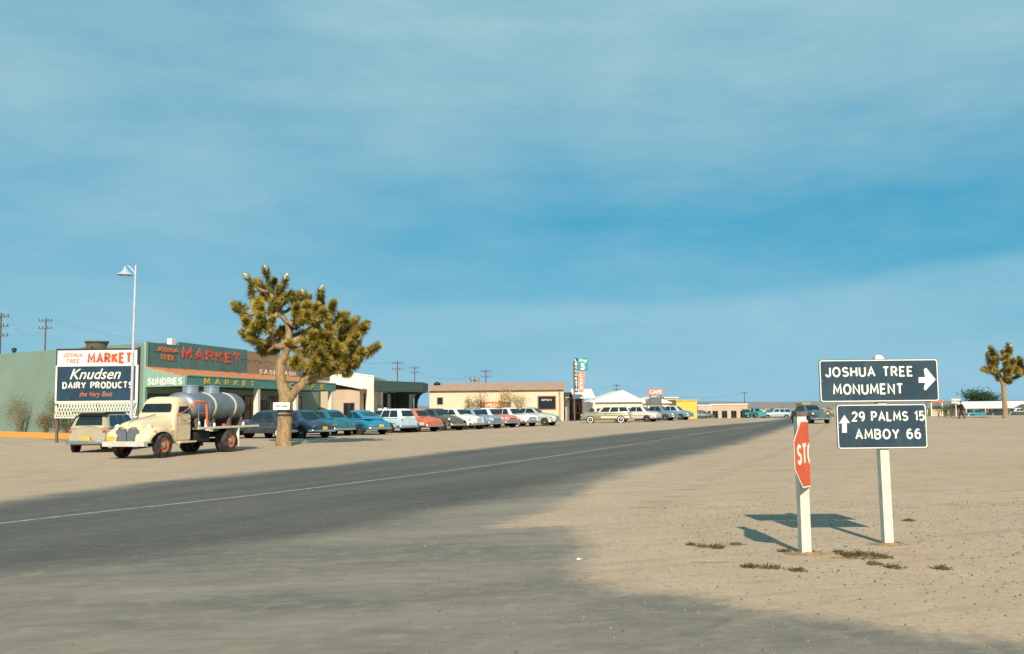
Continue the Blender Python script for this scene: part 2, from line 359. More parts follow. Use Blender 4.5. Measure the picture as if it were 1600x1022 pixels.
def asphalt(name, base, light):
    k = NT(name); p = k.pos(); a = k.n('ShaderNodeAttribute', attribute_name='wear').outputs['Fac']
    ln = k.n('ShaderNodeAttribute', attribute_name='lane').outputs['Fac']
    road = k.mix(k.maprange(k.noise(.7, 5, .6, k.along(p, 60, 7, 1)), .35, .65), base, light)
    dust = k.mix(k.maprange(k.noise(.5, 6, .65, k.along(p, 10, 3, 1)), .36, .64), (.125, .117, .092), (.29, .245, .175))
    road = k.mix(k.maprange(k.math('ADD', ln, k.math('MULTIPLY', k.math('SUBTRACT', k.noise(.6, 6, .65, k.along(p, 40, 3, 1)), .5), 1.0)), .2, .7), dust, road)
    mt = k.maprange(k.noise(4.5, 7, .75, k.along(p, 15, 1.6, 1)), .48, .64)
    road = k.mix(k.math('MULTIPLY', mt, k.math('SUBTRACT', .55, k.math('MULTIPLY', ln, .45))), road, (.34, .275, .18))
    edge = k.maprange(k.math('ABSOLUTE', k.math('SUBTRACT', ln, .62)), .03, .24, 1, 0)
    road = k.mix(k.math('MULTIPLY', edge, .45), road, tuple(c_*.62 for c_ in base))
    oil = k.maprange(k.noise(1.1, 6, .7, k.along(p, 60, 5, .8)), .60, .72)
    road = k.mix(k.math('MULTIPLY', oil, .5), road, tuple(c_*.5 for c_ in base))
    crk = k.n('ShaderNodeTexVoronoi', feature='DISTANCE_TO_EDGE'); crk.inputs['Scale'].default_value = .45
    wp_ = k.n('ShaderNodeVectorMath', operation='ADD'); nn_ = k.n('ShaderNodeTexNoise'); nn_.inputs['Scale'].default_value = 1.2; nn_.inputs['Detail'].default_value = 5
    k.t.links.new(p, nn_.inputs['Vector']); k.t.links.new(p, wp_.inputs[0]); k.t.links.new(nn_.outputs['Color'], wp_.inputs[1]); k.t.links.new(wp_.outputs[0], crk.inputs['Vector'])
    road = k.mix(k.math('MULTIPLY', k.maprange(crk.outputs['Distance'], .004, .016, 1, 0), k.maprange(k.noise(.2, 3, .5, p), .45, .6, 0, .08)), road, (.03, .028, .024))
    road = k.mix(k.math('MULTIPLY', k.maprange(k.noise(60, 4, .8, p), .35, .7), .55), road, tuple(c*2.2 for c in light))
    road = k.mix(k.math('MULTIPLY', k.maprange(k.noise(3.5, 6, .7, k.scaled(p, (.3, 1.3, 1), (0, 0, -.35))), .5, .75), .3), road, tuple(c*.6 for c in base))
    n = k.math('ADD', k.math('MULTIPLY', k.math('SUBTRACT', k.noise(.45, 7, .62, k.along(p, 35, 2.6, 1)), .5), 1.15),
               k.math('MULTIPLY', k.math('SUBTRACT', k.noise(5, 6, .75, p), .5), .9))
    f = k.maprange(k.math('ADD', a, n), .30, .72)
    k.set(k.b.inputs['Base Color'], k.mix(f, dirt_color(k, p), road)); k.b.inputs['Roughness'].default_value = .9; k.b.inputs['Specular IOR Level'].default_value = .2
    k.bump(k.math('ADD', k.noise(3, 6, .65, p), k.math('MULTIPLY', k.noise(50, 4, .75, p), .3)), .45, .03)
    return k.m
M['asphalt'] = asphalt('asphalt', (.048, .046, .042), (.105, .097, .082))
sheet('road', [(lane, 2.2, 1.25), (apron, 1.1, 1.0)], M['asphalt'], .004, -75, 60, -20, 210, .45, lanep=lane)
lot = pix([(0, 683), (60, 686), (118, 694), (200, 690), (300, 676), (360, 668), (330, 660), (200, 676), (0, 674)])
lot = [lot[0]+Vector((-40, 2))]+lot+[lot[-1]+Vector((-40, 12))]
sheet('parking_lot', [(lot, 2.0, .75)], M['asphalt'], .004, -95, -8, 38, 110, .6)
# centre line
k = NT('worn_white_line'); p = k.pos()
k.set(k.b.inputs['Base Color'], k.mix(k.maprange(k.noise(9, 6, .75, p), .33, .66), (.11, .103, .09), (.52, .48, .40))); k.b.inputs['Roughness'].default_value = .8
cl_ = catmull([(*q, 0) for q in pix([(12, 817), (160, 800), (300, 785), (500, 761.5), (800, 722.5), (1000, 692.5), (1100, 677), (1180, 665), (1222, 658)])], 14)
cl_ = [cl_[0]+(cl_[0]-cl_[1]).normalized()*50]+cl_
V = []; F = []
for i, q in enumerate(cl_):
    t = (cl_[min(i+1, len(cl_)-1)]-cl_[max(i-1, 0)]).normalized(); n = Vector((-t.y, t.x, 0))*.055
    V += [tuple(q+n+Vector((0, 0, .008+gz(q.y)))), tuple(q-n+Vector((0, 0, .008+gz(q.y))))]
F = [(2*i, 2*i+1, 2*i+3, 2*i+2) for i in range(len(cl_)-1)]
o = MB().add(V, F).build('road_centre_line', k.m); o['kind'] = 'structure'
# distant hills
k = NT('far_hills'); p = k.pos()
k.set(k.b.inputs['Base Color'], k.mix(k.maprange(k.noise(.004, 7, .6, p), .35, .65), (.20, .165, .15), (.30, .245, .21))); k.b.inputs['Roughness'].default_value = 1
hx = np.arange(-7000, 7001, 110); hy = np.linspace(3200, 7500, 26); V = []
for yy in hy:
    for xx in hx:
        u = (yy-3200)/4300; e = noise.fractal(Vector((xx/900, yy/1100, 3.3)), 1.0, 2.0, 5)
        ridge = math.sin(min(1, u*1.15)*math.pi/2)
        V.append((xx, yy, -16+ridge*(24+13*e*u+7*noise.noise(Vector((xx/2600, 7, 1)))+ .0006*xx)))
nx = len(hx)
o = MB().add(V, [(j*nx+i, j*nx+i+1, (j+1)*nx+i+1, (j+1)*nx+i) for j in range(len(hy)-1) for i in range(nx-1)]).build('hills', k.m, smooth=True); o['kind'] = 'structure'
# ------------------------------------------------------------------ foliage tools
def leaf_mat(name, c1, c2, scale=2.2, trans=.25):
    k = NT(name); p = k.obj(); n = k.maprange(k.noise(scale, 5, .7, p), .33, .67)
    rv = k.n('ShaderNodeObjectInfo').outputs['Random']
    k.set(k.b.inputs['Base Color'], k.mix(k.math('ADD', k.math('MULTIPLY', n, .6), k.math('MULTIPLY', rv, .4)), c1, c2)); k.b.inputs['Roughness'].default_value = .7; k.b.inputs['Specular IOR Level'].default_value = .2
    return k.m
M['scrub'] = leaf_mat('desert_scrub_leaf', (.085, .085, .035), (.16, .14, .065))
M['dryscrub'] = leaf_mat('dry_brush', (.20, .155, .08), (.30, .23, .12))
M['dktree'] = leaf_mat('dark_tree_leaf', (.02, .05, .018), (.05, .085, .028))
M['yellowleaf'] = leaf_mat('yellow_leaf', (.26, .20, .06), (.40, .31, .11))
def leafcloud(mb, c, r, n, size, clumps=9, seed=0):
    rnd = random.Random(seed); cs = []
    for _ in range(clumps):
        v = Vector((rnd.gauss(0, 1), rnd.gauss(0, 1), rnd.gauss(0, 1))).normalized()*rnd.uniform(.35, 1)
        cs.append(Vector((c[0]+v.x*r[0]*.75, c[1]+v.y*r[1]*.75, c[2]+v.z*r[2]*.75)))
    for i in range(n):
        q = rnd.choice(cs); s_ = .42
        p = q+Vector((rnd.gauss(0, s_)*r[0]*.6, rnd.gauss(0, s_)*r[1]*.6, rnd.gauss(0, s_)*r[2]*.6))
        a = Vector((rnd.gauss(0, 1), rnd.gauss(0, 1), rnd.gauss(0, 1))).normalized(); b = a.orthogonal().normalized()
        s2 = size*rnd.uniform(.5, 1.3)
        mb.add([p, p+a*s2, p+a*s2*.5+b*s2*.5], [(0, 1, 2)])
    return mb
def shrub(name, label, cat, loc, w_, h, m, n=500, size=.12, stems=4, group=None, seed=0, lift=.55, sm='wood'):
    t = thing(name, label, cat, loc, random.uniform(0, 6), group)
    leafcloud(MB(), (0, 0, h*lift), (w_/2, w_/2, h*(1-lift)), n, size, 10, seed).build('foliage', m, t)
    rnd = random.Random(seed+5); mb = MB()
    for i in range(stems):
        a = rnd.uniform(0, 6.28); e = Vector((math.cos(a)*w_*.3, math.sin(a)*w_*.3, h*rnd.uniform(.6, .95)))
        mb.tube([(e.x*.08, e.y*.08, -.05), (e.x*.35, e.y*.35, e.z*.45), e], [.03*h/2+.01, .02*h/2+.006, .006], 5)
    mb.build('stem', M[sm], t); return t
# far scrub on the valley floor
rnd = random.Random(4); mb = MB()
for i in range(1500):
    yy = 170+2600*rnd.random()**1.5; xx = rnd.uniform(-.8, .8)*yy; r = rnd.uniform(.7, 2.0)*(1+yy/1200)
    z = gz(yy); ring = []
    vs = [(xx, yy, z+r*rnd.uniform(.8, 1.3))]+[(xx+r*math.cos(a)*rnd.uniform(.8, 1.5), yy+r*math.sin(a), z-.1) for a in (0, 1.05, 2.1, 3.14, 4.2, 5.2)]
    vs += [((vs[k_+1][0]*.75+xx*.25), (vs[k_+1][1]*.75+yy*.25), z+r*rnd.uniform(.5, .95)) for k_ in range(6)]
    fs = [(0, 7+k_, 7+(k_+1) % 6) for k_ in range(6)]+[(1+k_, 1+(k_+1) % 6, 7+(k_+1) % 6, 7+k_) for k_ in range(6)]
    mb.add(vs, fs)
o = mb.build('desert_scrub', M['scrub']); o['kind'] = 'stuff'
# pebbles and clods
mb = MB()
for i in range(9000):
    if rnd.random() < .6: yy = 5+11*rnd.random()**.8; xx = rnd.uniform(-.1, .75)*yy
    else: yy = 6+30*rnd.random(); xx = rnd.uniform(-.75, .8)*yy
    r = rnd.choice((.004, .005, .007, .010, .014))*rnd.uniform(.7, 1.4)
    ph = rnd.random()*6
    b = [(xx+r*math.cos(ph+a)*rnd.uniform(.7, 1.2), yy+r*math.sin(ph+a)*rnd.uniform(.7, 1.2), .002) for a in (0, 1.57, 3.14, 4.71)]
    mb.add(b+[(xx, yy, .004+r*.8)], [(0, 1, 4), (1, 2, 4), (2, 3, 4), (3, 0, 4)])
k = NT('pebble'); k.set(k.b.inputs['Base Color'], k.mix(k.maprange(k.noise(3, 2, .5, k.pos()), .3, .7), (.09, .07, .045), (.26, .195, .125)))
o = mb.build('gravel', k.m); o['kind'] = 'stuff'
# ------------------------------------------------------------------ the two posts at the junction
navy = NT('sign_blue'); p = navy.obj()
st = navy.maprange(navy.noise(5, 5, .6, navy.scaled(p, (1, 1, .12))), .58, .75)
c = navy.mix(navy.maprange(navy.noise(2.2, 5, .6, p), .35, .65), (.015, .036, .054), (.028, .060, .082))
c = navy.mix(navy.math('MULTIPLY', st, .22), c, (.30, .33, .33))
navy.set(navy.b.inputs['Base Color'], c); navy.b.inputs['Roughness'].default_value = .42
M['navy'] = navy.m
M['letter'] = mat('reflective_letter', (.86, .82, .68), .5, var=.07, scale=8, dirt=.12)
def rrect(x0, x1, z0, z1, r, n=4):
    o = []
    for cx, cz, a0 in ((x1-r, z1-r, 0), (x0+r, z1-r, 90), (x0+r, z0+r, 180), (x1-r, z0+r, 270)):
        for i in range(n+1):
            a = math.radians(a0+90*i/n); o.append((cx+r*math.cos(a), cz+r*math.sin(a)))
    return o
base = G(1387, 850.5); YS = base.y
t = thing('road_sign', 'tall white post carrying two dark blue direction panels with arrows and white lettering', 'road sign', base)
lean = Matrix.Rotation(math.radians(-.35), 4, 'Y')
mb = MB().box(-.055, .055, -.055, .055, -.3, 2.30, lean)
mb.loft([[lean @ Vector((sx*.055*s, sy*.055*s, z)) for sx, sy in ((-1, -1), (1, -1), (1, 1), (-1, 1))] for s, z in ((1, 2.30), (.75, 2.335), (.2, 2.35))])
mb.build('post', M['signwhite'], t)
def R(px, py, Y=YS-.075): q = at(px, py, Y); return q.x-base.x, q.z
def panel(px0, px1, py0, py1, rows, arrow):
    x0, z1 = R(px0, py0); x1, z0 = R(px1, py1); y = -.062
    pn = MB().prism(rrect(x0, x1, z0, z1, .035), y-.016, y, XZ).build('sign_panel', M['navy'], t)
    a, b = rrect(x0+.006, x1-.006, z0+.006, z1-.006, .032), rrect(x0+.018, x1-.018, z0+.018, z1-.018, .025)
    n = len(a); vs = [(u, y-.019, v) for u, v in a]+[(u, y-.019, v) for u, v in b]+[(u, y-.016, v) for u, v in a]+[(u, y-.016, v) for u, v in b]
    fs = []
    for i in range(n):
        j = (i+1) % n; fs += [(i, j, n+j, n+i), (i, j, 2*n+j, 2*n+i), (n+i, n+j, 3*n+j, 3*n+i)]
    MB().add(vs, fs).build('sign_border', M['letter'], pn)
    for s_, r0, r1, q0, q1 in rows:
        X0, Z1 = R(r0, q0); X1, Z0 = R(r1, q1)
        block(s_, M['letter'], pn, X0, X1, Z0, Z1, y-.0165, .168)
    pts = [(R(a_, b_)) for a_, b_ in arrow]
    MB().prism(pts, y-.020, y-.0165, XZ).build('arrow', M['letter'], pn)
    for bx in ((x0+.03, (z0+z1)/2), (x1-.03, (z0+z1)/2)):
        MB().lathe([(0, .009), (.006, .007)], 8, Matrix.Translation((bx[0], y-.016, bx[1])) @ Matrix.Rotation(math.pi/2, 4, 'X')).build('bolt', M['steel'], pn)
panel(1279, 1468, 562.5, 627, [('JOSHUA TREE', 1288.7, 1426.7, 573.5, 588.3), ('MONUMENT', 1301, 1411.5, 600, 616)],
      [(1435, 589.5), (1445, 589.5), (1443, 577), (1447, 575), (1461.5, 593), (1446, 610), (1443, 608), (1445, 598), (1435, 598)])
panel(1306, 1450, 632, 700.5, [('29 PALMS 15', 1330, 1445, 643, 657.8), ('AMBOY 66', 1335.5, 1439.5, 670.5, 686)],
      [(1315.5, 676), (1315.5, 661.5), (1310.5, 661.5), (1319, 648.5), (1327.5, 661), (1322.5, 661), (1323, 676)])
mb = MB()
for yb in (R(1373, 575)[1], R(1373, 615)[1]): mb.box(-.5, .5, -.0615, -.0555, yb-.015, yb+.015)
mb.build('bracket', M['steel'], t)

base = G(1258, 865.5); YT = base.y
t = thing('stop_sign', 'short chipped white post with red octagonal STOP plate bent edge-on', 'stop sign', base, math.radians(4))
mb = MB().box(-.056, .056, -.056, .056, -.3, 1.60)
mb.build('post', M['signwhite'], t)
box('post_cap', M['wood'], t, -.066, .066, -.066, .066, 1.602, 1.655)
red = mat('stop_red', (.66, .09, .022), .45, var=.1, scale=5, dirt=.1)
zc = 1.165; Rr = .392; oc = [(Rr*math.cos(math.radians(22.5+45*i))/math.cos(math.radians(22.5))*.985, Rr*math.sin(math.radians(22.5+45*i))/math.cos(math.radians(22.5))*.985) for i in range(8)]
FOLD = .07; ang = math.radians(47)
def bend(u, v, w_):            # plate folded by a knock along an upright line near its middle
    if u <= FOLD:
        s = FOLD-u; return (.066-s*math.cos(ang)+w_*math.sin(ang), -.07-s*math.sin(ang)-w_*math.cos(ang), zc+v)
    s = u-FOLD; return (.066+s*.10+w_, -.07+s*.99-w_*.1, zc+v)
def octa(sc_):
    pts = []; P = [(a*sc_, b*sc_) for a, b in oc]
    for i in range(8):
        a, b = P[i], P[(i+1) % 8]; pts.append(a)
        if (a[0]-FOLD)*(b[0]-FOLD) < -1e-9:
            q = (FOLD-a[0])/(b[0]-a[0]); pts.append((FOLD, a[1]+q*(b[1]-a[1])))
    return pts
def halves(pts, side): return [q for q in pts if (q[0] <= FOLD+1e-6 if side < 0 else q[0] >= FOLD-1e-6)]
def plate(sc_, a, b, name, m, par):
    mb = MB()
    for sd_ in (-1, 1): mb.prism(halves(octa(sc_), sd_), a, b, bend)
    return mb.build(name, m, par)
pl = plate(1.0, -.003, .0, 'stop_plate', M['steel'], t)
plate(.995, .0005, .002, 'white_border', M['letter'], pl)
plate(.955, .0025, .0035, 'red_face', red, pl)
# bent lettering
lt = block('STOP', M['letter'], pl, -.31, .31, -.125, .125, 0, .17, f=lambda a, b, c_: bend(a, b, .0045-c_))
# litter and weeds
q = G(905, 876)
t = tag(MB().add([(-.03, -.02, .01), (.035, -.015, .02), (.04, .03, .012), (-.02, .025, .03), (0, 0, .004)], [(0, 1, 4), (1, 2, 4), (2, 3, 4), (3, 0, 4)]).build('paper_scrap', M['cream'], None, False, q), 'small crumpled white paper scrap lying on the bare dirt', 'litter')
M['weed'] = leaf_mat('weed', (.06, .048, .018), (.17, .125, .05), 9)
weeds = [(1098, 855, .5), (1120, 856, .6), (1080, 852, .35), (1172, 886, .55), (1205, 888, .6), (1225, 862, .4), (1245, 892, .45), (1266, 864, .5), (1343, 869, 1.25), (1378, 871, .6), (1368, 882, .5), (1398, 887, .55), (1470, 889, .5), (1402, 851, .35), (1310, 863, .3), (1150, 851, .4), (1420, 814, .45)]
WL = ['second weed tuft from the left end of the weed line', 'third weed tuft from the left, in the line left of the stop post', 'leftmost small weed tuft, at the far left end of the weed line', 'small weed tuft just left of the medium one near the stop post', 'medium weed tuft nearer the viewer, left of the stop post', 'little weed tuft just left of the foot of the stop post', 'weed tuft nearer the viewer than the stop post foot', 'weed tuft touching the right side of the stop post foot', '', 'weed tuft just right of the broad dark clump', 'thin weed tuft in front of the broad dark clump', 'weed tuft nearer the viewer, below the foot of the tall post', 'lone weed tuft farthest right on the open dirt', 'tiny weed tuft touching the foot of the tall sign post', 'tiny weed tuft between the stop post and the broad clump', 'small weed tuft beside the shadow of the stop sign', 'lone weed tuft on the dirt behind the tall sign post']
for i, (px, py, s) in enumerate(weeds):
    b = G(px, py); rn = random.Random(i+50); mb = MB()
    for j in range(int(150*s)+35):
        a = rn.uniform(0, 6.28); r0 = rn.random()*.09*s*1.6; l = rn.uniform(.04, .095)*(.5+s*.6)
        p0 = Vector((r0*math.cos(a)*1.25, r0*math.sin(a)*1.35, -.003)); d = Vector((rn.gauss(0, .8), rn.gauss(0, .8), rn.uniform(.15, .8))).normalized()
        sd_ = d.orthogonal().normalized()*.009
        mb.add([p0-sd_, p0+sd_, p0+d*l*.6+sd_*.8, p0+d*l], [(0, 1, 2, 3)])
    o = mb.build('weed_clump', M['weed'], None, False, b)
    tag(o, 'broad low dark weed clump, the largest one, on the dirt between the two posts' if s > 1 else WL[i], 'weed', 'weeds in the dirt around the sign posts')
# ------------------------------------------------------------------ Joshua trees
k = NT('shaggy_bark'); p = k.obj()
n = k.maprange(k.noise(7, 7, .7, k.scaled(p, (1, 1, .35))), .33, .67)
k.set(k.b.inputs['Base Color'], k.mix(n, (.20, .125, .055), (.48, .335, .17))); k.b.inputs['Roughness'].default_value = .95
k.bump(k.noise(12, 7, .75, k.scaled(p, (1, 1, .4))), 1.0, .06); M['bark'] = k.m
M['dagger'] = leaf_mat('dagger_leaf', (.20, .155, .025), (.56, .42, .08), 4.5)
M['dagger2'] = leaf_mat('dagger_leaf_dark', (.10, .105, .02), (.33, .26, .05), 4.5)
M['bud'] = mat('flower_bud', (.62, .58, .42), .8, bump=.6, bscale=20)
def cluster_mesh(seed, L_=.66, R_=.36, n=380, m=None):
    rn = random.Random(seed); mb = MB()
    for i in range(n):
        t = rn.random()**.85; a = rn.uniform(0, 6.283)
        el = math.radians(-38+t*105+rn.gauss(0, 12)); l = R_*rn.uniform(.75, 1.15)*(1-.15*(t > .9))
        rad = Vector((math.cos(a), math.sin(a), 0)); d = rad*math.cos(el)+Vector((0, 0, 1))*math.sin(el)
        p0 = Vector((0, 0, (t-.5)*L_))+rad*.045; s = d.cross(rad if abs(d.dot(rad)) < .95 else Vector((0, 0, 1))).normalized()*.034
        mb.add([p0-s, p0+s, p0+d*l], [(0, 1, 2)])
    # the stubby limb inside, kept under the leaves
    mb.lathe([(-.5*L_, .055), (0, .06), (.42*L_, .045), (.5*L_, .01)], 7)
    me = bpy.data.meshes.new('leaf_cluster'); me.from_pydata(mb.v, [], mb.f); me.materials.append(m); return me
CL = [cluster_mesh(i, m=M['dagger'] if i % 3 else M['dagger2']) for i in range(6)]
budmb = MB().lathe([(-.16, .03), (-.1, .1), (0, .135), (.12, .10), (.22, .02)], 9)
budme = bpy.data.meshes.new('flower_bud'); budme.from_pydata(budmb.v, [], budmb.f); budme.materials.append(M['bud'])
def joshua(label, loc, s, nodes, tips, extra=0, seed=1, buds=(), csize=1.0):
    """nodes: (id, parent, x, z, y, radius) limb skeleton in metres; tips: (x, z, y) leaf-cluster centres"""
    t = thing('joshua_tree', label, 'tree', loc); rn = random.Random(seed)
    P = {n[0]: Vector((n[2], n[4], n[3])) for n in nodes}; RD = {n[0]: n[5] for n in nodes}; par = {n[0]: n[1] for n in nodes}
    # trunk: first chain until a node flagged by name starting with 't'
    tr = [n[0] for n in nodes if n[0][0] == 't']
    MB().tube(catmull([P[i] for i in tr], 5), list(np.interp(np.linspace(0, len(tr)-1, (len(tr)-1)*5+1), range(len(tr)), [RD[i] for i in tr])), 14, .05).build('trunk', M['bark'], t, True, angle=70)
    for n in nodes:
        if n[0][0] == 't': continue
        a, b = P[n[1]], P[n[0]]; mid = (a+b)/2+Vector((rn.gauss(0, .04), rn.gauss(0, .04), rn.gauss(0, .04)))
        ra = RD[n[1]]*.9 if n[1][0] != 't' else max(RD[n[0]]*1.15, .1)
        ra = min(ra, RD[n[0]]*1.35)
        MB().tube([a-(b-a).normalized()*.03, mid, b, b+(b-a).normalized()*.04], [ra, (ra+RD[n[0]])/2, RD[n[0]], RD[n[0]]*.6], 10, .07).build('branch', M['bark'], t, True, angle=70)
    keys = [n[0] for n in nodes if n[0][0] != 't'] or tr[-1:]
    for i, (x, z, yy) in enumerate(tips):
        c = Vector((x, yy, z)); best = min(keys, key=lambda q: (P[q]-c).length+(0.6 if P[q].z > z+.3 else 0))
        a = P[best]; dv = (c-a); axis = (dv.normalized()+Vector((rn.gauss(0, .18), rn.gauss(0, .18), .55))).normalized()
        e = c-axis*.28*s*csize
        if (e-a).length > .12:
            mid = (a+e)/2+Vector((rn.gauss(0, .05), rn.gauss(0, .05), -.10*(e-a).length))
            MB().tube([a, mid, e, c], [min(.085*s+.02, RD[best]*.9), .07*s+.01, .065*s, .05*s], 8, .08).build('branch', M['bark'], t, True, angle=70)
        o = bpy.data.objects.new('leaf_cluster', CL[rn.randrange(6)]); link(o, t); o.location = c
        o.rotation_mode = 'QUATERNION'; o.rotation_quaternion = axis.to_track_quat('Z', 'Y')
        q = s*csize*rn.uniform(.88, 1.18); o.scale = (q, q, q*rn.uniform(.9, 1.2))
        if i in buds:
            o = bpy.data.objects.new('flower_bud', budme); link(o, t); o.location = c+axis*.40*q; o.rotation_mode = 'QUATERNION'; o.rotation_quaternion = axis.to_track_quat('Z', 'Y'); o.scale = (s,)*3
    return t
base = G(443, 697); K = base.y/FPX/math.cos(PITCH)**0
def J(px, py): return ((px-443.5)*K, (697-py)*K)
def nd(i, par, px, py, y, r): x, z = J(px, py); return (i, par, x, z, y, r)
nodes = [nd('t0', None, 444, 700, 0, .41), nd('t1', 't0', 443.5, 688, 0, .36), nd('t2', 't1', 445, 660, 0, .34), nd('t3', 't2', 445.5, 640, 0, .345), nd('t4', 't3', 445.5, 630, 0, .34),
 nd('a1', 't4', 440, 602, .05, .27), nd('a2', 'a1', 436, 572, .1, .24), nd('a2b', 'a2', 444, 556, .1, .20), nd('a3', 'a2b', 447, 541, 0, .19),
 nd('a4', 'a3', 430, 541, -.2, .15), nd('a5', 'a4', 426, 528, -.4, .12), nd('a6', 'a4', 412, 536, .3, .10),
 nd('b1', 'a3', 449, 520, .1, .16), nd('b2', 'b1', 445, 503, .1, .14), nd('b3', 'b2', 434, 489, 0, .13), nd('b4', 'b3', 428, 470, -.2, .10),
 nd('b5', 'b2', 462, 512, -.4, .12), nd('b6', 'b5', 471, 500, -.5, .10),
 nd('c1', 'a3', 464, 533, -.2, .17), nd('c2', 'c1', 478, 524, -.3, .15), nd('c3', 'c2', 491, 512, -.4, .13), nd('c4', 'c3', 505, 500, -.1, .11), nd('c5', 'c3', 492, 494, .3, .10), nd('c6', 'c4', 522, 506, .2, .10),
 nd('l1', 'b3', 408, 512, -.2, .12), nd('l2', 'l1', 397, 490, 0, .11), nd('l3', 'l1', 391, 508, .2, .10), nd('l4', 'l2', 396, 476, 0, .09), nd('l5', 'b4', 416, 455, .4, .09),
 nd('d1', 't4', 458, 617, -.1, .22), nd('d2', 'd1', 474, 600, -.2, .20), nd('d3', 'd2', 484, 588, -.2, .16), nd('d3b', 'd3', 486, 568, -.3, .14), nd('d4', 'd3b', 493, 556, -.3, .13),
 nd('e1', 'd2', 492, 590, .3, .16), nd('e2', 'e1', 512, 585, .4, .14), nd('e3', 'e2', 524, 570, .4, .14), nd('e4', 'e3', 537, 560, .3, .12), nd('e5', 'e4', 556, 554, .2, .09), nd('e6', 'e3', 532, 540, .1, .11), nd('e7', 'e2', 536, 580, -.1, .09),
 nd('f1', 'd4', 512, 545, .3, .11), nd('f2', 'f1', 528, 522, .4, .10)]
T = [(388, 440, 0), (389, 455, .1), (413, 432, .2), (424, 444, .1), (402, 447, .5), (410, 460, .6), (443, 446, -.2), (436, 460, -.4), (448, 462, .6), (452, 468, -.7), (371, 478, 0), (376, 488, -.5), (381, 498, .3), (387, 507, -.3), (395, 470, .6),
     (408, 479, -.7), (414, 490, -.9), (412, 503, -1.0), (424, 480, .7), (434, 474, -.3), (420, 512, -.9), (404, 516, -.6), (398, 527, -.3), (388, 530, .1), (405, 535, -.7), (428, 520, .9), (418, 530, .8), (432, 510, -1.0), (378, 524, .2),
     (458, 475, .2), (466, 482, -.9), (474, 468, .3), (483, 476, -.7), (470, 492, -1.1), (484, 490, -1.2), (478, 504, -1.0), (497, 464, .1), (504, 474, -.4), (493, 478, .8), (512, 482, .5), (519, 488, -.5), (500, 490, -1.2), (512, 498, -1.1), (524, 500, .3), (490, 502, -1.3),
     (531, 497, .7), (536, 508, -.3), (530, 516, .8), (543, 512, .3), (550, 520, .1), (561, 517, 0), (570, 514, .1), (548, 506, .6), (540, 528, .6), (503, 530, -1.1), (512, 536, -1.0), (495, 536, -1.2), (520, 522, -.9), (526, 534, .9), (486, 546, -1.0),
     (466, 546, -1.0), (470, 556, .6), (474, 568, -.9), (469, 574, -.9), (480, 535, .9), (462, 520, .8), (452, 505, .9), (440, 525, .9), (506, 552, .8), (516, 560, .6), (500, 570, .5), (546, 552, .5), (536, 572, .5), (560, 556, 0), (570, 553, .1), (580, 550, .1), (552, 545, .7),
     (498, 582, .8), (520, 572, .9), (460, 500, .5), (490, 520, 1.0), (508, 512, 1.1), (476, 590, .9), (540, 585, .3), (528, 552, -.5), (512, 546, -.8), (534, 542, .9), (420, 545, .8), (408, 548, .3)]
rn_ = random.Random(3)
T += [(505, 560, -.9), (518, 566, -.8), (530, 560, -.6), (496, 572, -1.0), (508, 578, -.6), (522, 580, -.3), (538, 566, -.4), (545, 545, -.3), (534, 548, -.8), (552, 532, -.2), (498, 560, 1.0), (515, 545, 1.1), (488, 580, .9), (540, 575, .9), (484, 558, .9), (552, 562, .6)]
T += [(a+rn_.gauss(0, 6), b+rn_.gauss(0, 5), c+rn_.choice((-.5, .6, 1.0))) for a, b, c in rn_.sample([q for q in T if 392 < q[0] < 548 and 455 < q[1] < 555], 4)]
tips = [(*J(a, b), c) for a, b, c in T]
tree = joshua('large spreading Joshua tree standing between the tank truck and the blue cars', base, 1.0, nodes, tips, buds={0, 2, 6, 31, 36}, csize=.83)
# notice on the trunk
z0 = J(443, 641)[1]; z1 = J(443, 629.5)[1]
nb = thing('trunk_notice', 'small white painted notice board strapped to the Joshua tree trunk', 'notice board', (base.x, base.y-.42, 0))
box('board', mat('notice_white', (.80, .79, .75), .5, dirt=.15), nb, -.40, .38, -.02, .02, z0, z1)
block('TREE LODGE', M['black'], nb, -.30, .28, z0+.12, z0+.21, -.021, .2)
mb = MB(); 
for zz_ in (z0-.1, z0-.27):
    mb.lathe([(zz_, .365), (zz_, .385), (zz_+.06, .385), (zz_+.06, .365)], 18, Matrix.Translation((.06, .42, 0)))
mb.build('strap', M['black'], nb)
b2 = at(1571, 653, 93.5); b2.z = 0; K2 = 93.5/FPX
def J2(px, py): return ((px-1570)*K2, (653-py)*K2)
def n2_(i, par, px, py, y, r): x, z = J2(px, py); return (i, par, x, z, y, r)
nodes2 = [n2_('t0', None, 1570, 656, 0, .32), n2_('t1', 't0', 1570, 640, 0, .25), n2_('t2', 't1', 1570, 620, 0, .23), n2_('t3', 't2', 1570, 603, 0, .24),
  n2_('a1', 't3', 1566, 590, 0, .17), n2_('a2', 'a1', 1560, 577, .1, .14), n2_('b1', 't3', 1573, 590, .1, .17), n2_('b2', 'b1', 1573, 575, -.2, .15), n2_('b3', 'b2', 1578, 562, 0, .12), n2_('c1', 'b1', 1583, 585, 0, .13), n2_('c2', 'c1', 1594, 580, 0, .11), n2_('d1', 'a2', 1552, 580, -.2, .1)]
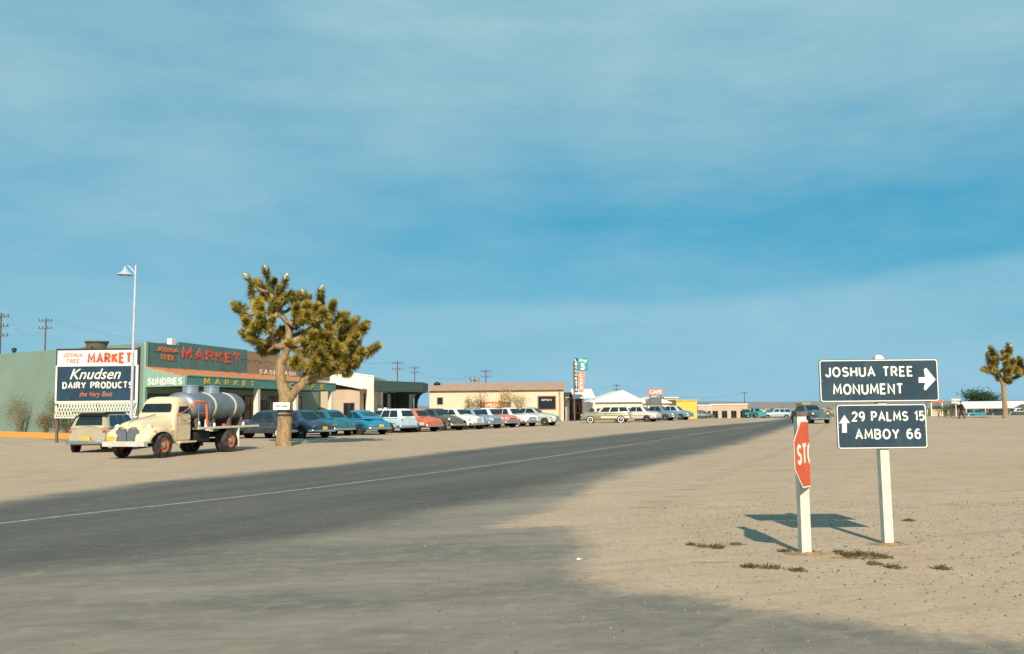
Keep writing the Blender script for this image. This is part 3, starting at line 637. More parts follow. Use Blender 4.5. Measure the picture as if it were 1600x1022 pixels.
T2 = [(1558, 550, 0), (1561, 557, .3), (1549, 562, 0), (1554, 568, -.4), (1559, 572, .5), (1548, 580, 0), (1553, 578, .5), (1562, 580, -.7), (1574, 554, .2), (1572, 561, -.6), (1583, 549, 0), (1585, 546, .5), (1580, 556, .4), (1570, 571, -.9), (1577, 570, -.8), (1566, 565, .7), (1573, 583, -.8),
      (1582, 591, -.5), (1579, 596, .3), (1590, 580, -.3), (1596, 578, .2), (1599, 571, 0), (1602, 580, .3), (1600, 566, .4), (1567, 588, .6), (1582, 575, .6), (1612, 560, .1), (1608, 572, -.3)]
joshua('smaller straight-trunked Joshua tree in front of the motel, far side of the dirt lot', b2, 1.15, nodes2, [(*J2(a, b), c) for a, b, c in T2], seed=9, buds={0, 10}, csize=1.05)

M['soil'] = mat('disturbed_soil', (.30, .185, .085), .95, var=.35, scale=9, bump=.8, bscale=40)
for px, py, rx, ry, h in ((1387, 851, .30, .16, .035), (1258, 866, .28, .16, .04), (1345, 872, .42, .12, .02), (1290, 866, .30, .10, .018)):
    c_ = G(px, py); rn = random.Random(px); V = [(0, 0, h)]; F = []
    for j, f in enumerate((.4, .75, 1.0)):
        for i in range(18):
            a = i*math.pi/9; q = f*rn.uniform(.8, 1.15); V.append((rx*q*math.cos(a), ry*q*math.sin(a), h*(1-f)*rn.uniform(.5, 1.2)-(.01 if f == 1 else 0)))
    F = [(0, 1+i, 1+(i+1) % 18) for i in range(18)]+[(1+18*j+i, 19+18*j+i, 19+18*j+(i+1) % 18, 1+18*j+(i+1) % 18) for j in range(2) for i in range(18)]
    o = MB().add(V, F).build('soil', M['soil'], None, True, c_); o['kind'] = 'stuff'
# ------------------------------------------------------------------ vehicles (x forward, y to the vehicle's left)
def wheel(par, x, y, r, wd, rimcol, white=False, dual=False, cap=.5):
    sgn = 1 if y > 0 else -1
    Mx = Matrix.Translation((x, y, r)) @ (RY if sgn > 0 else Matrix.Rotation(math.pi/2, 4, 'X'))   # local z outward
    h = wd/2
    root = MB().lathe([(-h, r*.62), (-h, r*.90), (-h*.75, r*.985), (-h*.3, r), (h*.3, r), (h*.75, r*.985), (h, r*.90), (h, r*.62), (h*.75, r*.58), (-h*.75, r*.58)], 22, Mx, False).build('wheel', M['rubber'], par, True)
    if white: MB().lathe([(h+.001, r*.64), (h+.003, r*.66), (h+.003, r*.86), (h+.001, r*.88)], 22, Mx, False).build('whitewall', M['whitewall'], root)
    MB().lathe([(h*.1, r*.60), (h*.7, r*.60), (h*.55, r*.54), (h*.35, r*.42), (h*.5, r*.36), (h*.5, .001)], 18, Mx, False).build('rim', rimcol, root, True)
    MB().lathe([(h*.4, r*cap*.8), (h*.75, r*cap*.72), (h*.95, r*cap*.4), (h, .002)], 14, Mx, False).build('hubcap', M['hub'], root, True)
    return root
def rring(x0, x1, w_, z, r, n=4, taper=0):
    o = []
    for cx, cy, a0 in ((x1-r, w_-r, 0), (x0+r, w_-r, 90), (x0+r, -w_+r, 180), (x1-r, -w_+r, 270)):
        for i in range(n+1):
            a = math.radians(a0+90*i/n); o.append(Vector((cx+r*math.cos(a), cy+r*math.sin(a), z)))
    return o
def ip(pts, x): return float(np.interp(x, [p[0] for p in pts], [p[1] for p in pts]))
KINDS = {
 # top line of the lower body (x, z); greenhouse base x0,x1, top x0,x1; heights
 'sedan40': dict(Lh=2.4, top=[(-2.4, .78), (-2.1, 1.0), (-1.4, 1.12), (1.0, 1.12), (1.9, 1.0), (2.3, .85), (2.4, .75)], gb=(-1.75, .85), gt=(-.95, .25), zr=1.66, w=.88, nose=.72, fend=True),
 'fastback': dict(Lh=2.55, top=[(-2.55, .68), (-2.3, .88), (-1.6, 1.05), (.9, 1.06), (2.1, .98), (2.5, .86), (2.55, .8)], gb=(-2.15, .8), gt=(-.75, .25), zr=1.61, w=.93, nose=.8),
 'sedan50': dict(Lh=2.6, top=[(-2.6, .74), (-2.52, .86), (-2.2, .97), (-1.4, 1.04), (.95, 1.05), (2.0, 1.02), (2.42, .95), (2.55, .86), (2.6, .76)], gb=(-1.5, .78), gt=(-.98, .22), zr=1.66, w=.93, nose=.80),
 'wagon': dict(Lh=2.5, top=[(-2.5, 1.0), (-2.45, 1.06), (.95, 1.04), (2.1, .98), (2.45, .88), (2.5, .8)], gb=(-2.4, .9), gt=(-2.1, .35), zr=1.68, w=.93, nose=.84),
 'pickup': dict(Lh=2.5, top=[(-2.5, .62), (-.72, .66), (-.7, 1.12), (.75, 1.14), (1.9, 1.06), (2.35, .95), (2.5, .8)], gb=(-.68, .72), gt=(-.6, .35), zr=1.78, w=.72, nose=.62, fend=True),
}
def arc3(Lh): return [(Lh+.02, -.52, .60), (Lh+.03, -.44, .76), (Lh+.035, 0, .80), (Lh+.03, .44, .76), (Lh+.02, .52, .60), (Lh+.03, .44, .53), (Lh+.03, -.44, .53), (Lh+.02, -.52, .60)]
def car(kind, label, body, loc, ang, roof=None, white=False, cat='car', group='cars parked nose to tail along the market', side=None, plate=None, dirt=.14, z=0, rim=None, rack=False, lift=1.0, name=None):
    q = KINDS[kind]; Lh = q['Lh']; W = q['w']
    t = thing(name or {'wagon': 'station_wagon', 'pickup': 'pickup_truck'}.get(kind, 'parked_car'), label, cat, (loc[0], loc[1], z), ang, group)
    bm_ = paint(body, dirt); rm = paint(roof, dirt) if roof else bm_
    xs = list(np.linspace(-Lh, Lh, 25))
    rings = []
    wr = .33
    for x in xs:
        e = abs(x)/Lh; w_ = W*(1-.10*e**4-.10*max(0, (e-.9)/.1)**2)
        if x > .9: w_ *= 1-(1-q['nose']/.86)*.25*((x-.9)/(Lh-.9)) if not q.get('fend') else 1-.34*((x-.9)/(Lh-.9))**.6
        z1 = ip(q['top'], x); z0 = .30+.12*max(0, (e-.85)/.15)
        h = z1-z0
        r = [(0, z0), (.80*w_, z0), (.95*w_, z0+.06), (1.0*w_, z0+.30*h), (1.0*w_, z0+.60*h), (.965*w_, z0+.80*h), (.90*w_, z0+.92*h), (.79*w_, z1-.02), (.66*w_, z1-.03), (.36*w_, z1+.055), (0, z1+.085)]
        ring = [Vector((x, a, b)) for a, b in r]+[Vector((x, -a, b)) for a, b in r[-2:0:-1]]
        rings.append(ring)
    MB().loft(rings).build('body', bm_, t, True, angle=50)
    fx, rx = Lh-.93, -Lh+1.02
    if kind == 'pickup': fx, rx = 1.62, -1.35
    wo = W
    if q.get('fend'):                       # separate rounded front (and rear) fenders of the 1940s cars
        wo = .90
        for cx in (fx, rx):
            for s in (-1, 1):
                rr = []
                for i, xx in enumerate(np.linspace(-.62, .66, 9)):
                    u = (xx+.02)/.66; hgt = .80*math.sqrt(max(.03, 1-u*u*.9)); 
                    hw = .24*math.sqrt(max(.05, 1-u*u*.85)); yc = s*.66
                    rr.append([Vector((cx+xx, yc+hw*math.cos(a)*s, .34+max(0, (hgt-.34))*max(0, math.sin(a))+(.0 if math.sin(a) >= 0 else .0))) for a in np.linspace(0, 2*math.pi, 12, endpoint=False)])
                MB().loft(rr).build('fender', bm_, t, True, angle=60)
    gb, gt = q['gb'], q['gt']; zb = ip(q['top'], (gb[0]+gb[1])/2)-.03; zr = q['zr']; zw = zr-.10
    wb, wt = W*.90, W*.72
    def lerp(a, b, f): return a+(b-a)*f
    R0 = rring(gb[0], gb[1], wb, zb, .30); R1 = rring(gt[0], gt[1], wt, zw, .28)
    Rm = [a.lerp(b, .5)+Vector(((1 if a.x > 0 else -1)*.025, 0, 0)) for a, b in zip(R0, R1)]
    R2 = rring(gt[0]+.09, gt[1]-.09, wt*.90, zr-.04, .26); R3 = rring(gt[0]+.3, gt[1]-.28, wt*.6, zr, .2)
    if kind == 'pickup': R3 = rring(gt[0]+.25, gt[1]-.25, wt*.6, zr, .1)
    MB().loft([R0, Rm, R1, R2, R3]).build('roof', rm, t, True, angle=60)
    # glazing on the four faces of the greenhouse
    def pt(face, u, v):                      # u along the face 0..1, v up 0..1
        r = .22
        if face in 'LR':
            s = 1 if face == 'L' else -1
            a = Vector((lerp(gb[0]+.16, gb[1]-.16, u), s*wb, zb)); b = Vector((lerp(gt[0]+.12, gt[1]-.12, u), s*wt, zw)); n = Vector((0, s, .25))
        else:
            k_ = 1 if face == 'F' else 0; s = 1 if face == 'F' else -1
            a = Vector((gb[k_], lerp(-wb+.15, wb-.15, u), zb)); b = Vector((gt[k_], lerp(-wt+.13, wt-.13, u), zw)); n = Vector((s, 0, .5))
        p = a.lerp(b, v); return p+n.normalized()*(.012+(.036*(1-abs(2*v-1)) if face in 'FB' else .004))
    def glass(name, face, u0, u1, v0=.14, v1=.95):
        us = np.linspace(u0, u1, 5); vs = np.linspace(v0, v1, 4)
        V = [pt(face, u, v) for v in vs for u in us]
        MB().add(V, [(j*5+i, j*5+i+1, (j+1)*5+i+1, (j+1)*5+i) for j in range(3) for i in range(4)]).build(name, M['carglass'], t, True)
    glass('windshield', 'F', .04, .96); glass('rear_window', 'B', .08, .92, .2 if kind != 'fastback' else .45, .92)
    cuts = {'wagon': [(.0, .30), (.33, .63), (.67, .97)], 'pickup': [(.1, .9)]}.get(kind, [(.06, .46), (.51, .97)])
    for s in 'LR':
        for a, b in cuts: glass('side_window', s, a, b)
    for s in (-1, 1):
        # near-black drums whose colour stands in for shaded wheel openings, then wheels
        for x in (fx, rx):
            yy = s*(wo-.005)
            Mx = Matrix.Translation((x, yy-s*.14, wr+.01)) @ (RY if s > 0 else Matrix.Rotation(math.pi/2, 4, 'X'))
            MB().lathe([(0, wr*1.17), (.152, wr*1.17), (.152, .01)], 20, Mx, False).build('wheel_well_shade', M['dark'], t)
            wheel(t, x, s*(wo-.07), wr, .18, rim or bm_, white)
        yl = s*W*.70*(.78 if q.get('fend') else 1)
        zt = ip(q['top'], Lh-.1)
        if q.get('fend'): yl = s*.66; hx = fx+.52; hz = .84
        else: hx = Lh-.03; hz = zt-.10
        Mx = Matrix.Translation((hx-.03, yl, hz)) @ RXA
        MB().lathe([(0, .11), (.05, .105), (.09, .07), (.10, .01)], 14, Mx).build('headlight', M['lamp'], t, True)
        Mx = Matrix.Translation((-Lh+.03, s*W*.74, ip(q['top'], -Lh+.12)-.16)) @ Matrix.Rotation(-math.pi/2, 4, 'Y')
        MB().lathe([(0, .065), (.06, .06), (.075, .01)], 10, Mx).build('tail_light', M['tail'], t, True)
        MB().tube([(-Lh*.8, s*(W+.004), .66), (0, s*(W+.012), .70), (Lh*.72, s*(W*.985+.004), .72)], .014, 5).build('side_trim', M['chrome'], t)
        if side:
            zz = [(x, ip(q['top'], x)) for x in np.linspace(-Lh*.93, .5, 8)]
            V = []
            for x, z1 in zz: V += [(x, s*(W*1.0+.006), .47), (x, s*(W*1.0+.006), .70)]
            MB().add(V, [(2*i, 2*i+1, 2*i+3, 2*i+2) for i in range(7)]).build('side_panel', paint(side, dirt), t)
        MB().box(-.05, .10, s*(W+.0)-.015, s*(W+.0)+.015, zb-.16, zb-.135).build('door_handle', M['chrome'], t)
    for s, nm in ((1, 'front_bumper'), (-1, 'rear_bumper')):
        pts = [(s*(Lh-.28), -W*1.0, .44), (s*(Lh+.03), -W*.85, .44), (s*(Lh+.12), 0, .44), (s*(Lh+.03), W*.85, .44), (s*(Lh-.28), W*1.0, .44)]
        mb = MB(); P = catmull(pts, 4); rr = []
        for p in P: rr.append([p+Vector((s*a*.35, 0, b)) for a, b in ((-.05, -.075), (.05, -.06), (.09, 0), (.05, .06), (-.05, .075))])
        mb.loft(rr).build(nm, M['chrome'], t, True)
    if not q.get('fend'):
        gr = MB()
        zt = ip(q['top'], Lh-.05)
        gr.tube(arc3(Lh), .03, 6)
        for i in range(3): gr.box(Lh-.03, Lh+.035, -W*.48, W*.48, .54+i*.075, .565+i*.075)
        gr.build('grille', M['chrome'], t)
    else:
        gr = MB()
        for i in range(5): gr.box(Lh-.02, Lh+.03, -.28, .28, .50+i*.085, .53+i*.085)
        gr.build('grille', M['chrome'], t)
    if plate == 'rear' or plate == 'both': box('license_plate', M['plate'], t, -Lh-.10, -Lh-.085, -.17, .17, .52, .68)
    if plate == 'front' or plate == 'both': box('license_plate', M['plate'], t, Lh+.10, Lh+.115, -.17, .17, .42, .57)
    if rack:
        box('roof_cap', M['topdark'], t, gt[0]-.28, gt[1]+.1, -wt*.98, wt*.98, zr-.03, zr+.025)
    if kind == 'pickup':
        mb = MB().box(-2.45, -.75, -.74, -.70, .6, 1.05).box(-2.45, -.75, .70, .74, .6, 1.05).box(-2.49, -2.45, -.74, .74, .6, 1.05)
        mb.build('cargo_bed', bm_, t)
    return t
M['topdark'] = mat('roof_cover', (.16, .17, .13), .8)
def place(px, py): return G(px, py)
D = math.radians
car('wagon', 'tan station wagon with dark roof cover, parked left of the tank truck', (.42, .36, .24), (-17.95, 40.2), D(93), plate='rear', rack=True, dirt=.35, group=None, rim=paint((.42, .36, .24), .35))
row = 'cars parked along the market and past the white canopy'
A = D(136)
def rear(px, py, ang, Lh=2.5):               # centre of a car whose tail (or nose) corner nearest the road stands at a pixel
    g_ = G(px, py); return (g_.x-math.cos(D(-44))*Lh*.55, g_.y-math.sin(D(-44))*Lh*.55)
def rowcar(kind, label, col, px, py, out=False, **kw):
    c_ = G(px, py+3.6); car(kind, label, col, (c_.x, c_.y), (D(-44) if out else A)+kw.pop('turn', 0)+random.uniform(-.07, .07), group=row, **kw)
rowcar('sedan50', 'black sedan with whitewall tyres directly behind the tank truck, left of the tree trunk', (.022, .036, .042), 414, 681, white=True, turn=D(24))
rowcar('sedan50', 'dark navy sedan half hidden by the Joshua tree trunk, on its right', (.018, .05, .08), 464, 680, plate='rear', turn=D(6))
rowcar('sedan40', 'deep teal sedan standing in the shade of the Joshua tree crown', (.012, .13, .17), 508, 676.5)
rowcar('fastback', 'bright blue fastback with sloping tail right of the tree shade', (.012, .20, .32), 560, 675, plate='rear')
rowcar('wagon', 'two-tone station wagon, white above pale blue, beside the blue fastback', (.40, .56, .60), 603, 672, roof=(.74, .74, .68))
rowcar('sedan50', 'red-roofed cream and rust car between the white wagon and the old pickup', (.55, .13, .05), 641, 670.5, roof=(.60, .16, .08), side=(.72, .66, .54))
rowcar('sedan40', 'old olive brown sedan with rounded fenders and big bare front wheel', (.10, .085, .055), 684, 668.5, out=True, roof=(.05, .055, .06), rim=M['cream'])
rowcar('sedan40', 'cream white sedan right next to the olive brown one', (.74, .70, .58), 716, 667, out=True)
rowcar('fastback', 'grey-blue sedan between the cream and coral cars', (.20, .29, .35), 743, 665.5, out=True)
rowcar('sedan50', 'coral red sedan with white roof', (.62, .17, .10), 768, 664, out=True, roof=(.74, .72, .66))
rowcar('sedan50', 'turquoise and white two-tone sedan with whitewall tyre', (.72, .70, .62), 800, 662.5, out=True, side=(.02, .24, .28), roof=(.74, .72, .66), white=True)
rowcar('sedan40', 'pale grey-green sedan at the right end of the row, beside the cream building', (.40, .42, .33), 833, 661.5, out=True, turn=D(16))
# second line of cars, glimpsed over the first
c_ = at(648, 640, 84); car('sedan40', 'dark blue old car glimpsed behind the row, under the dark green canopy', (.03, .07, .11), (c_.x, 86), D(-60), group='cars glimpsed behind the front row')
c_ = at(735, 640, 86); car('fastback', 'grey car glimpsed behind the row in front of the cream building', (.32, .34, .33), (c_.x, 88), D(150), group='cars glimpsed behind the front row')
far = 'cars parked along the far shops'
def farcar(kind, label, col, px, Y, ang, **kw): car(kind, label, col, (xof(px, Y), Y), D(ang), z=gz(Y), group=far, **kw)
farcar('wagon', 'olive green station wagon with cream roof parked side-on beyond the pole sign', (.25, .225, .11), 947, 91, 172, roof=(.66, .62, .48), side=(.62, .58, .44), white=True)
farcar('sedan50', 'pale beige sedan just behind the olive green wagon', (.62, .57, .47), 993, 95, 150)
farcar('sedan50', 'slate blue sedan beyond the beige one, before the white roofed cafe', (.13, .20, .25), 1022, 101, 150)
farcar('sedan50', 'grey-blue sedan with light roof before the yellow building', (.16, .24, .27), 1046, 104, 150, roof=(.45, .47, .45))
farcar('sedan50', 'long dark green sedan side-on below the yellow building', (.03, .09, .07), 1091, 158, 178)
farcar('sedan50', 'low white car near the road below the tan far store', (.76, .76, .70), 1146, 172, 165)
farcar('pickup', 'teal pickup truck at the far bend of the road', (.04, .26, .28), 1180, 145, 100, cat='pickup truck')
farcar('wagon', 'light blue car crossing at the far end of the road', (.34, .44, .48), 1212, 150, 178)
farcar('sedan50', 'pale grey-blue car just left of the stop post top', (.36, .45, .48), 1236, 160, 176)
c_ = G(1278, 662); car('sedan40', 'dark grey-green sedan driving on the road beside the stop post', (.075, .10, .10), (c_.x, c_.y+2.0), D(-83), group=None, name='driven_car')
farcar('sedan50', 'dark old car in front of the motel, left of the small Joshua tree', (.03, .035, .03), 1561, 176, 20)
farcar('sedan50', 'dark green car with white roof right of the small Joshua tree', (.04, .07, .06), 1592, 170, 5, roof=(.75, .74, .70))
farcar('sedan50', 'blue-green car standing low before the left half of the motel', (.03, .22, .27), 1527, 186, 3)
# ------------------------------------------------------------------ tank truck
tc_ = (.73, .57, .34)
M['truck'] = mat('truck_cream', tc_, .42, 0, .06, 2, coat=.3, dirt=.22, dirtcol=(.45, .33, .18))
M['tank'] = mat('tank_metal', (.23, .27, .30), .5, .5, var=.22, scale=2.2, bump=.12, bscale=6, dirt=.15)
M['orange'] = mat('orange_paint', (.68, .15, .035), .5, dirt=.25)
M['strap'] = mat('tank_strap', (.72, .64, .46), .5)
fl = G(253, 715.5)
hd = D(-104); hv = Vector((math.cos(hd), math.sin(hd), 0)); lv = Vector((-hv.y, hv.x, 0))
org = fl-lv*.84
t = thing('tank_truck', 'old cream tank truck with round silver tank and orange wheels, facing the road', 'truck', org, hd)
WB = 4.25; tr = M['truck']
fr = MB().box(-6.3, .85, -.42, -.32, .62, .82).box(-6.3, .85, .32, .42, .62, .82)
for x in (-1.2, -2.4, -3.4, -4.3, -5.2, -6.2): fr.box(x, x+.1, -.42, .42, .64, .80)
fr.tube([(0, -.75, .48), (0, .75, .48)], .06, 8).tube([(-WB, -.75, .48), (-WB, .75, .48)], .09, 8).tube([(-1, 0, .5), (-WB, 0, .5)], .05, 8)
fr.build('chassis', M['dark'], t)
# hood
rings = []
for x, w0, z0, z1 in ((.82, .40, .60, 1.15), (.80, .47, .56, 1.24), (.70, .50, .55, 1.32), (.45, .52, .55, 1.385), (0, .58, .6, 1.45), (-.45, .66, .6, 1.52), (-.80, .76, .6, 1.60)):
    h = z1-z0
    r = [(0, z0), (w0*.9, z0), (w0, z0+.1*h), (w0*1.0, z0+.55*h), (w0*.95, z0+.78*h), (w0*.78, z0+.93*h), (w0*.45, z1-.015), (0, z1)]
    rings.append([Vector((x, a, b)) for a, b in r]+[Vector((x, -a, b)) for a, b in r[-2:0:-1]])
MB().loft(rings).build('hood', tr, t, True, angle=50)
MB().tube([(.82, 0, 1.19), (.70, 0, 1.335), (.45, 0, 1.40), (0, 0, 1.465), (-.45, 0, 1.535), (-.78, 0, 1.615)], .016, 6).build('hood_strip', M['chrome'], t)
for s in (-1, 1):
    mb = MB()
    for i in range(9): x = .30-i*.085; mb.box(x-.012, x+.025, s*(.60-.10*(x+.45)/.9+.035)-.012, s*(.60-.10*(x+.45)/.9+.035)+.012, 1.12, 1.30)
# two-lobed grille with upright bars
for s in (-1, 1):
    po = [(.015, .60), (.47, .60), (.50, .80), (.47, 1.02), (.33, 1.11), (.10, 1.05), (.015, 1.0)]
    back = MB().prism(po, .865, .885, lambda u, v, w_, s=s: (w_-u*.05, s*u, v)).build('grille', M['dark'], t)
    mb = MB()
    for i in range(12):
        u = .035+i*.039; zt = 1.0+.085*math.sin(min(1, u/.33)*1.57) if u < .34 else 1.08-(u-.34)*.6
        mb.box(.888-u*.05, .903-u*.05, s*u-.010, s*u+.010, .63, zt)
    mb.build('grille_bars', M['steel'], back)
    # brow over each lobe
    MB().tube([(.88, s*.03, 1.08), (.86, s*.22, 1.17), (.81, s*.43, 1.13)], .022, 6).build('brow', tr, t, True)
    # headlight on the fender
    Mx = Matrix.Translation((.52, s*.66, 1.13)) @ Matrix.Rotation(D(84), 4, 'Y')
    hl = MB().lathe([(-.26, .015), (-.18, .06), (-.05, .105), (.03, .115), (.05, .112)], 16, Mx).build('headlight', tr, t, True)
    MB().lathe([(.05, .112), (.052, .10), (.075, .05), (.08, .005)], 16, Mx, False).build('lens', M['lamp'], hl, True)
    # front fender: shell swept over the wheel
    path = [(.90, .60), (.88, .78), (.76, .94), (.56, 1.05), (.28, 1.11), (0, 1.10), (-.25, 1.03), (-.46, .90), (-.62, .72), (-.80, .58), (-1.0, .54)]
    rings = []
    for i, (x, z) in enumerate(path):
        u = i/(len(path)-1); wo = .985-.10*max(0, 1-u*5)-.06*max(0, u*3-2); yi = .40+.2*max(0, u*2.5-1.0)
        q0, q1 = path[max(0, i-1)], path[min(len(path)-1, i+1)]; dn = Vector((q1[0]-q0[0], q1[1]-q0[1])).normalized(); nx_, nz_ = -dn.y, dn.x
        if nz_ < 0 and False: nx_, nz_ = -nx_, -nz_
        nx_, nz_ = dn.y*-1, dn.x
        nx_, nz_ = (-nx_, -nz_)
        def P_(y, o_): return Vector((x+nx_*o_, s*y, z+nz_*o_))
        rings.append([P_(yi, .06), P_((yi+wo)/2, .055), P_(wo-.10, .02), P_(wo-.02, -.05), P_(wo, -.14), P_(wo-.02, -.14), P_(wo-.06, -.06), P_((yi+wo)/2, .015), P_(yi, .02)])
    MB().loft(rings).build('fender', tr, t, True, angle=60)
    # running board
    box('running_board', tr, t, -1.95, -.92, s*.60 if s > 0 else -.98, .98 if s > 0 else -.60, .50, .56)
    MB().box(-1.0, -.55, min(s*.45, s*.80), max(s*.45, s*.80), .56, 1.0).build('cowl_skirt', tr, t)
    MB().tube([(.62, s*.98, 1.0), (.64, s*.985, 1.0)], .03, 8).build('marker_light', M['orange'], t)
MB().box(.93, 1.13, -.84, .90, .46, .64).build('front_bumper', mat('bumper_white', (.60, .56, .47), .5, dirt=.5), t)
box('license_plate', M['plate'], t, .95, .965, -.78, -.44, .66, .82)
# cab
rings = [rring(-1.85, -.70, .80, .56, .12), rring(-1.85, -.70, .81, 1.0, .14), rring(-1.86, -.72, .81, 1.56, .16), rring(-1.86, -.76, .795, 1.64, .18), rring(-1.84, -.93, .735, 2.02, .2), rring(-1.80, -1.00, .69, 2.14, .2), rring(-1.72, -1.08, .58, 2.22, .2), rring(-1.6, -1.22, .36, 2.26, .12)]
cab = MB().loft(rings).build('cab', tr, t, True, angle=50)
def wsp(u, v): x0, z0, x1, z1 = -.755, 1.665, -.925, 1.995; y = (-.64+1.28*u)*(1-.06*v); return (x0+(x1-x0)*v+.012-.0*y, y, z0+(z1-z0)*v)
rr_ = [(.03, .06), (.0, .25), (.02, .82), (.06, .97), (.94, .97), (.98, .82), (1.0, .25), (.97, .06)]
MB().add([wsp(u, v) for u, v in rr_], [tuple(range(8))]).build('windshield', M['glass'], t)
MB().tube([Vector(wsp(u, v))+Vector((.006, 0, 0)) for u, v in rr_+rr_[:1]], .013, 5).build('windshield_frame', M['black'], t)
MB().tube([wsp(.3, .1), wsp(.38, .75)], .006, 4).tube([wsp(.7, .1), wsp(.62, .75)], .006, 4).build('wiper', M['black'], t)
for s in (-1, 1):
    def dp(u, v): return (-.97-.72*u-.12*v*(1-u), s*(.812-.078*v), 1.60+.40*v)
    po = [(0, .08), (.10, .82), (.18, .95), (.90, .95), (.98, .85), (1, .1), (.96, .02), (.04, .02)]
    door = MB().prism([(-.90, .62), (-.88, 1.55), (-1.76, 1.55), (-1.76, .62)], .812, .822, lambda a, b, c_, s=s: (a, s*c_, b)).build('door', tr, t)
    MB().tube([(-.90, s*.824, .62), (-.885, s*.824, 1.55), (-1.76, s*.824, 1.56), (-1.76, s*.824, .62), (-.90, s*.824, .62)], .007, 4).build('door_seam', M['black'], door)
    MB().add([dp(u, v) for u, v in po], [tuple(range(8))]).build('window_glass', M['glass'], door)
    MB().tube([(-1.55, s*.835, 1.45), (-1.68, s*.84, 1.45)], .014, 6).build('handle', M['chrome'], door)
    if s > 0:
        lt = text('DAIRY', M['orange'], door, 0, .42, 0, .075, 0, depth=.001)
        for v in lt.data.vertices: a, b, c_ = v.co; v.co = (-1.15-a, .8235, 1.30+c_)
        lt = text('PRODUCTS', M['orange'], door, 0, .46, 0, .06, 0, depth=.001)
        for v in lt.data.vertices: a, b, c_ = v.co; v.co = (-1.13-a, .8235, 1.18+c_)
        # mirror arm and orange mirror back
        mr = MB().tube([(-.92, .80, 1.60), (-1.02, 1.02, 1.66), (-1.62, 1.04, 1.97)], .016, 6).build('mirror_arm', M['orange'], t)
        MB().lathe([(0, .10), (.03, .09)], 12, Matrix.Translation((-1.55, 1.04, 1.92)) @ Matrix.Rotation(D(80), 4, 'Y')).build('mirror', M['orange'], mr)
# wheels
M['orim'] = M['orange']
for s in (-1, 1):
    wh = wheel(t, 0, s*.84, .48, .24, M['orange'], cap=.34)
    for dy in (.70, .98): wh = wheel(t, -WB, s*dy, .48, .23, M['orange'], cap=.3)
    MB().box(-WB-.62, -WB-.60, min(s*.62, s*1.08), max(s*.62, s*1.08), .22, .98).build('mud_flap', M['cream'], t)
    MB().box(-2.95, -2.1, min(s*.5, s*.9), max(s*.5, s*.9), .50, .92).build('deck_shade_box', M['dark'], t)  # dark box added to fill the side below the deck with shade
# deck
dk = box('deck', M['wood'], t, -6.45, -1.98, -1.02, 1.02, .97, 1.05)
MB().box(-6.5, -1.96, 1.02, 1.06, .985, 1.075).box(-6.5, -1.96, -1.06, -1.02, .985, 1.075).build('deck_rail', M['strap'], dk)
# tank
rings = []; cz, ry, rz_ = 1.86, .80, .60
for x, s in ((-6.05, .05), (-6.03, .45), (-5.98, .72), (-5.90, .90), (-5.78, .98), (-5.6, 1.0), (-2.45, 1.0), (-2.28, .98), (-2.16, .90), (-2.09, .72), (-2.05, .45), (-2.03, .05)):
    rings.append([Vector((x, ry*s*math.cos(a), cz+rz_*s*math.sin(a))) for a in np.linspace(0, 2*math.pi, 40, endpoint=False)])
tk = MB().loft(rings).build('tank', M['tank'], t, True, angle=70)
for x in (-3.55, -5.05):
    rg = [[Vector((x+dx, (ry+o_)*math.cos(a), cz+(rz_+o_)*math.sin(a))) for a in np.linspace(0, 2*math.pi, 40, endpoint=False)] for dx, o_ in ((-.045, .0), (-.045, .022), (.045, .022), (.045, .0))]
    MB().loft(rg, False).build('strap', M['strap'], tk, True)
for x in (-2.95, -4.45):
    mh = MB().lathe([(0, .34), (.05, .34), (.05, .31), (.26, .31), (.27, .335), (.31, .335), (.33, .28), (.34, .02)], 22, Matrix.Translation((x, 0, cz+rz_-.05))).build('manhole', M['steel'], tk, True)
    MB().tube([(x-.12, -.05, cz+rz_+.30), (x-.08, 0, cz+rz_+.35), (x+.08, 0, cz+rz_+.35), (x+.12, .05, cz+rz_+.30)], .012, 5).build('lid_handle', M['chrome'], mh)
mb = MB()
for x in (-2.5, -3.6, -4.8, -5.7): mb.box(x-.06, x+.06, -.7, .7, 1.05, 1.42)
mb.build('saddle', M['wood'], t)
# pump rack behind the cab: pipes, orange hose, cans
mb = MB()
for x in (-2.02, -2.75): mb.tube([(x, 1.0, 1.05), (x, 1.0, 2.12)], .016, 6)
for z in (1.62, 2.12): mb.tube([(-2.02, 1.0, z), (-2.75, 1.0, z)], .014, 6)
mb.build('pipe_rack', M['steel'], t)
MB().tube(catmull([(-1.85, .93, 2.06), (-2.15, 1.04, 2.06), (-2.40, 1.06, 2.02), (-2.47, 1.06, 1.75), (-2.52, 1.05, 1.40), (-2.60, 1.02, 1.14)], 4), .045, 8).build('hose', M['orange'], t, True)
for x, r, h, m in ((-2.25, .07, .26, 'steel'), (-2.75, .08, .34, 'cream'), (-2.95, .06, .22, 'steel'), (-3.3, .06, .16, 'cream'), (-4.0, .07, .12, 'orange'), (-5.5, .06, .16, 'cream')):
    MB().lathe([(0, r), (h*.8, r), (h, r*.5)], 10, Matrix.Translation((x, .88, 1.05))).build('can', M[m], t, True)
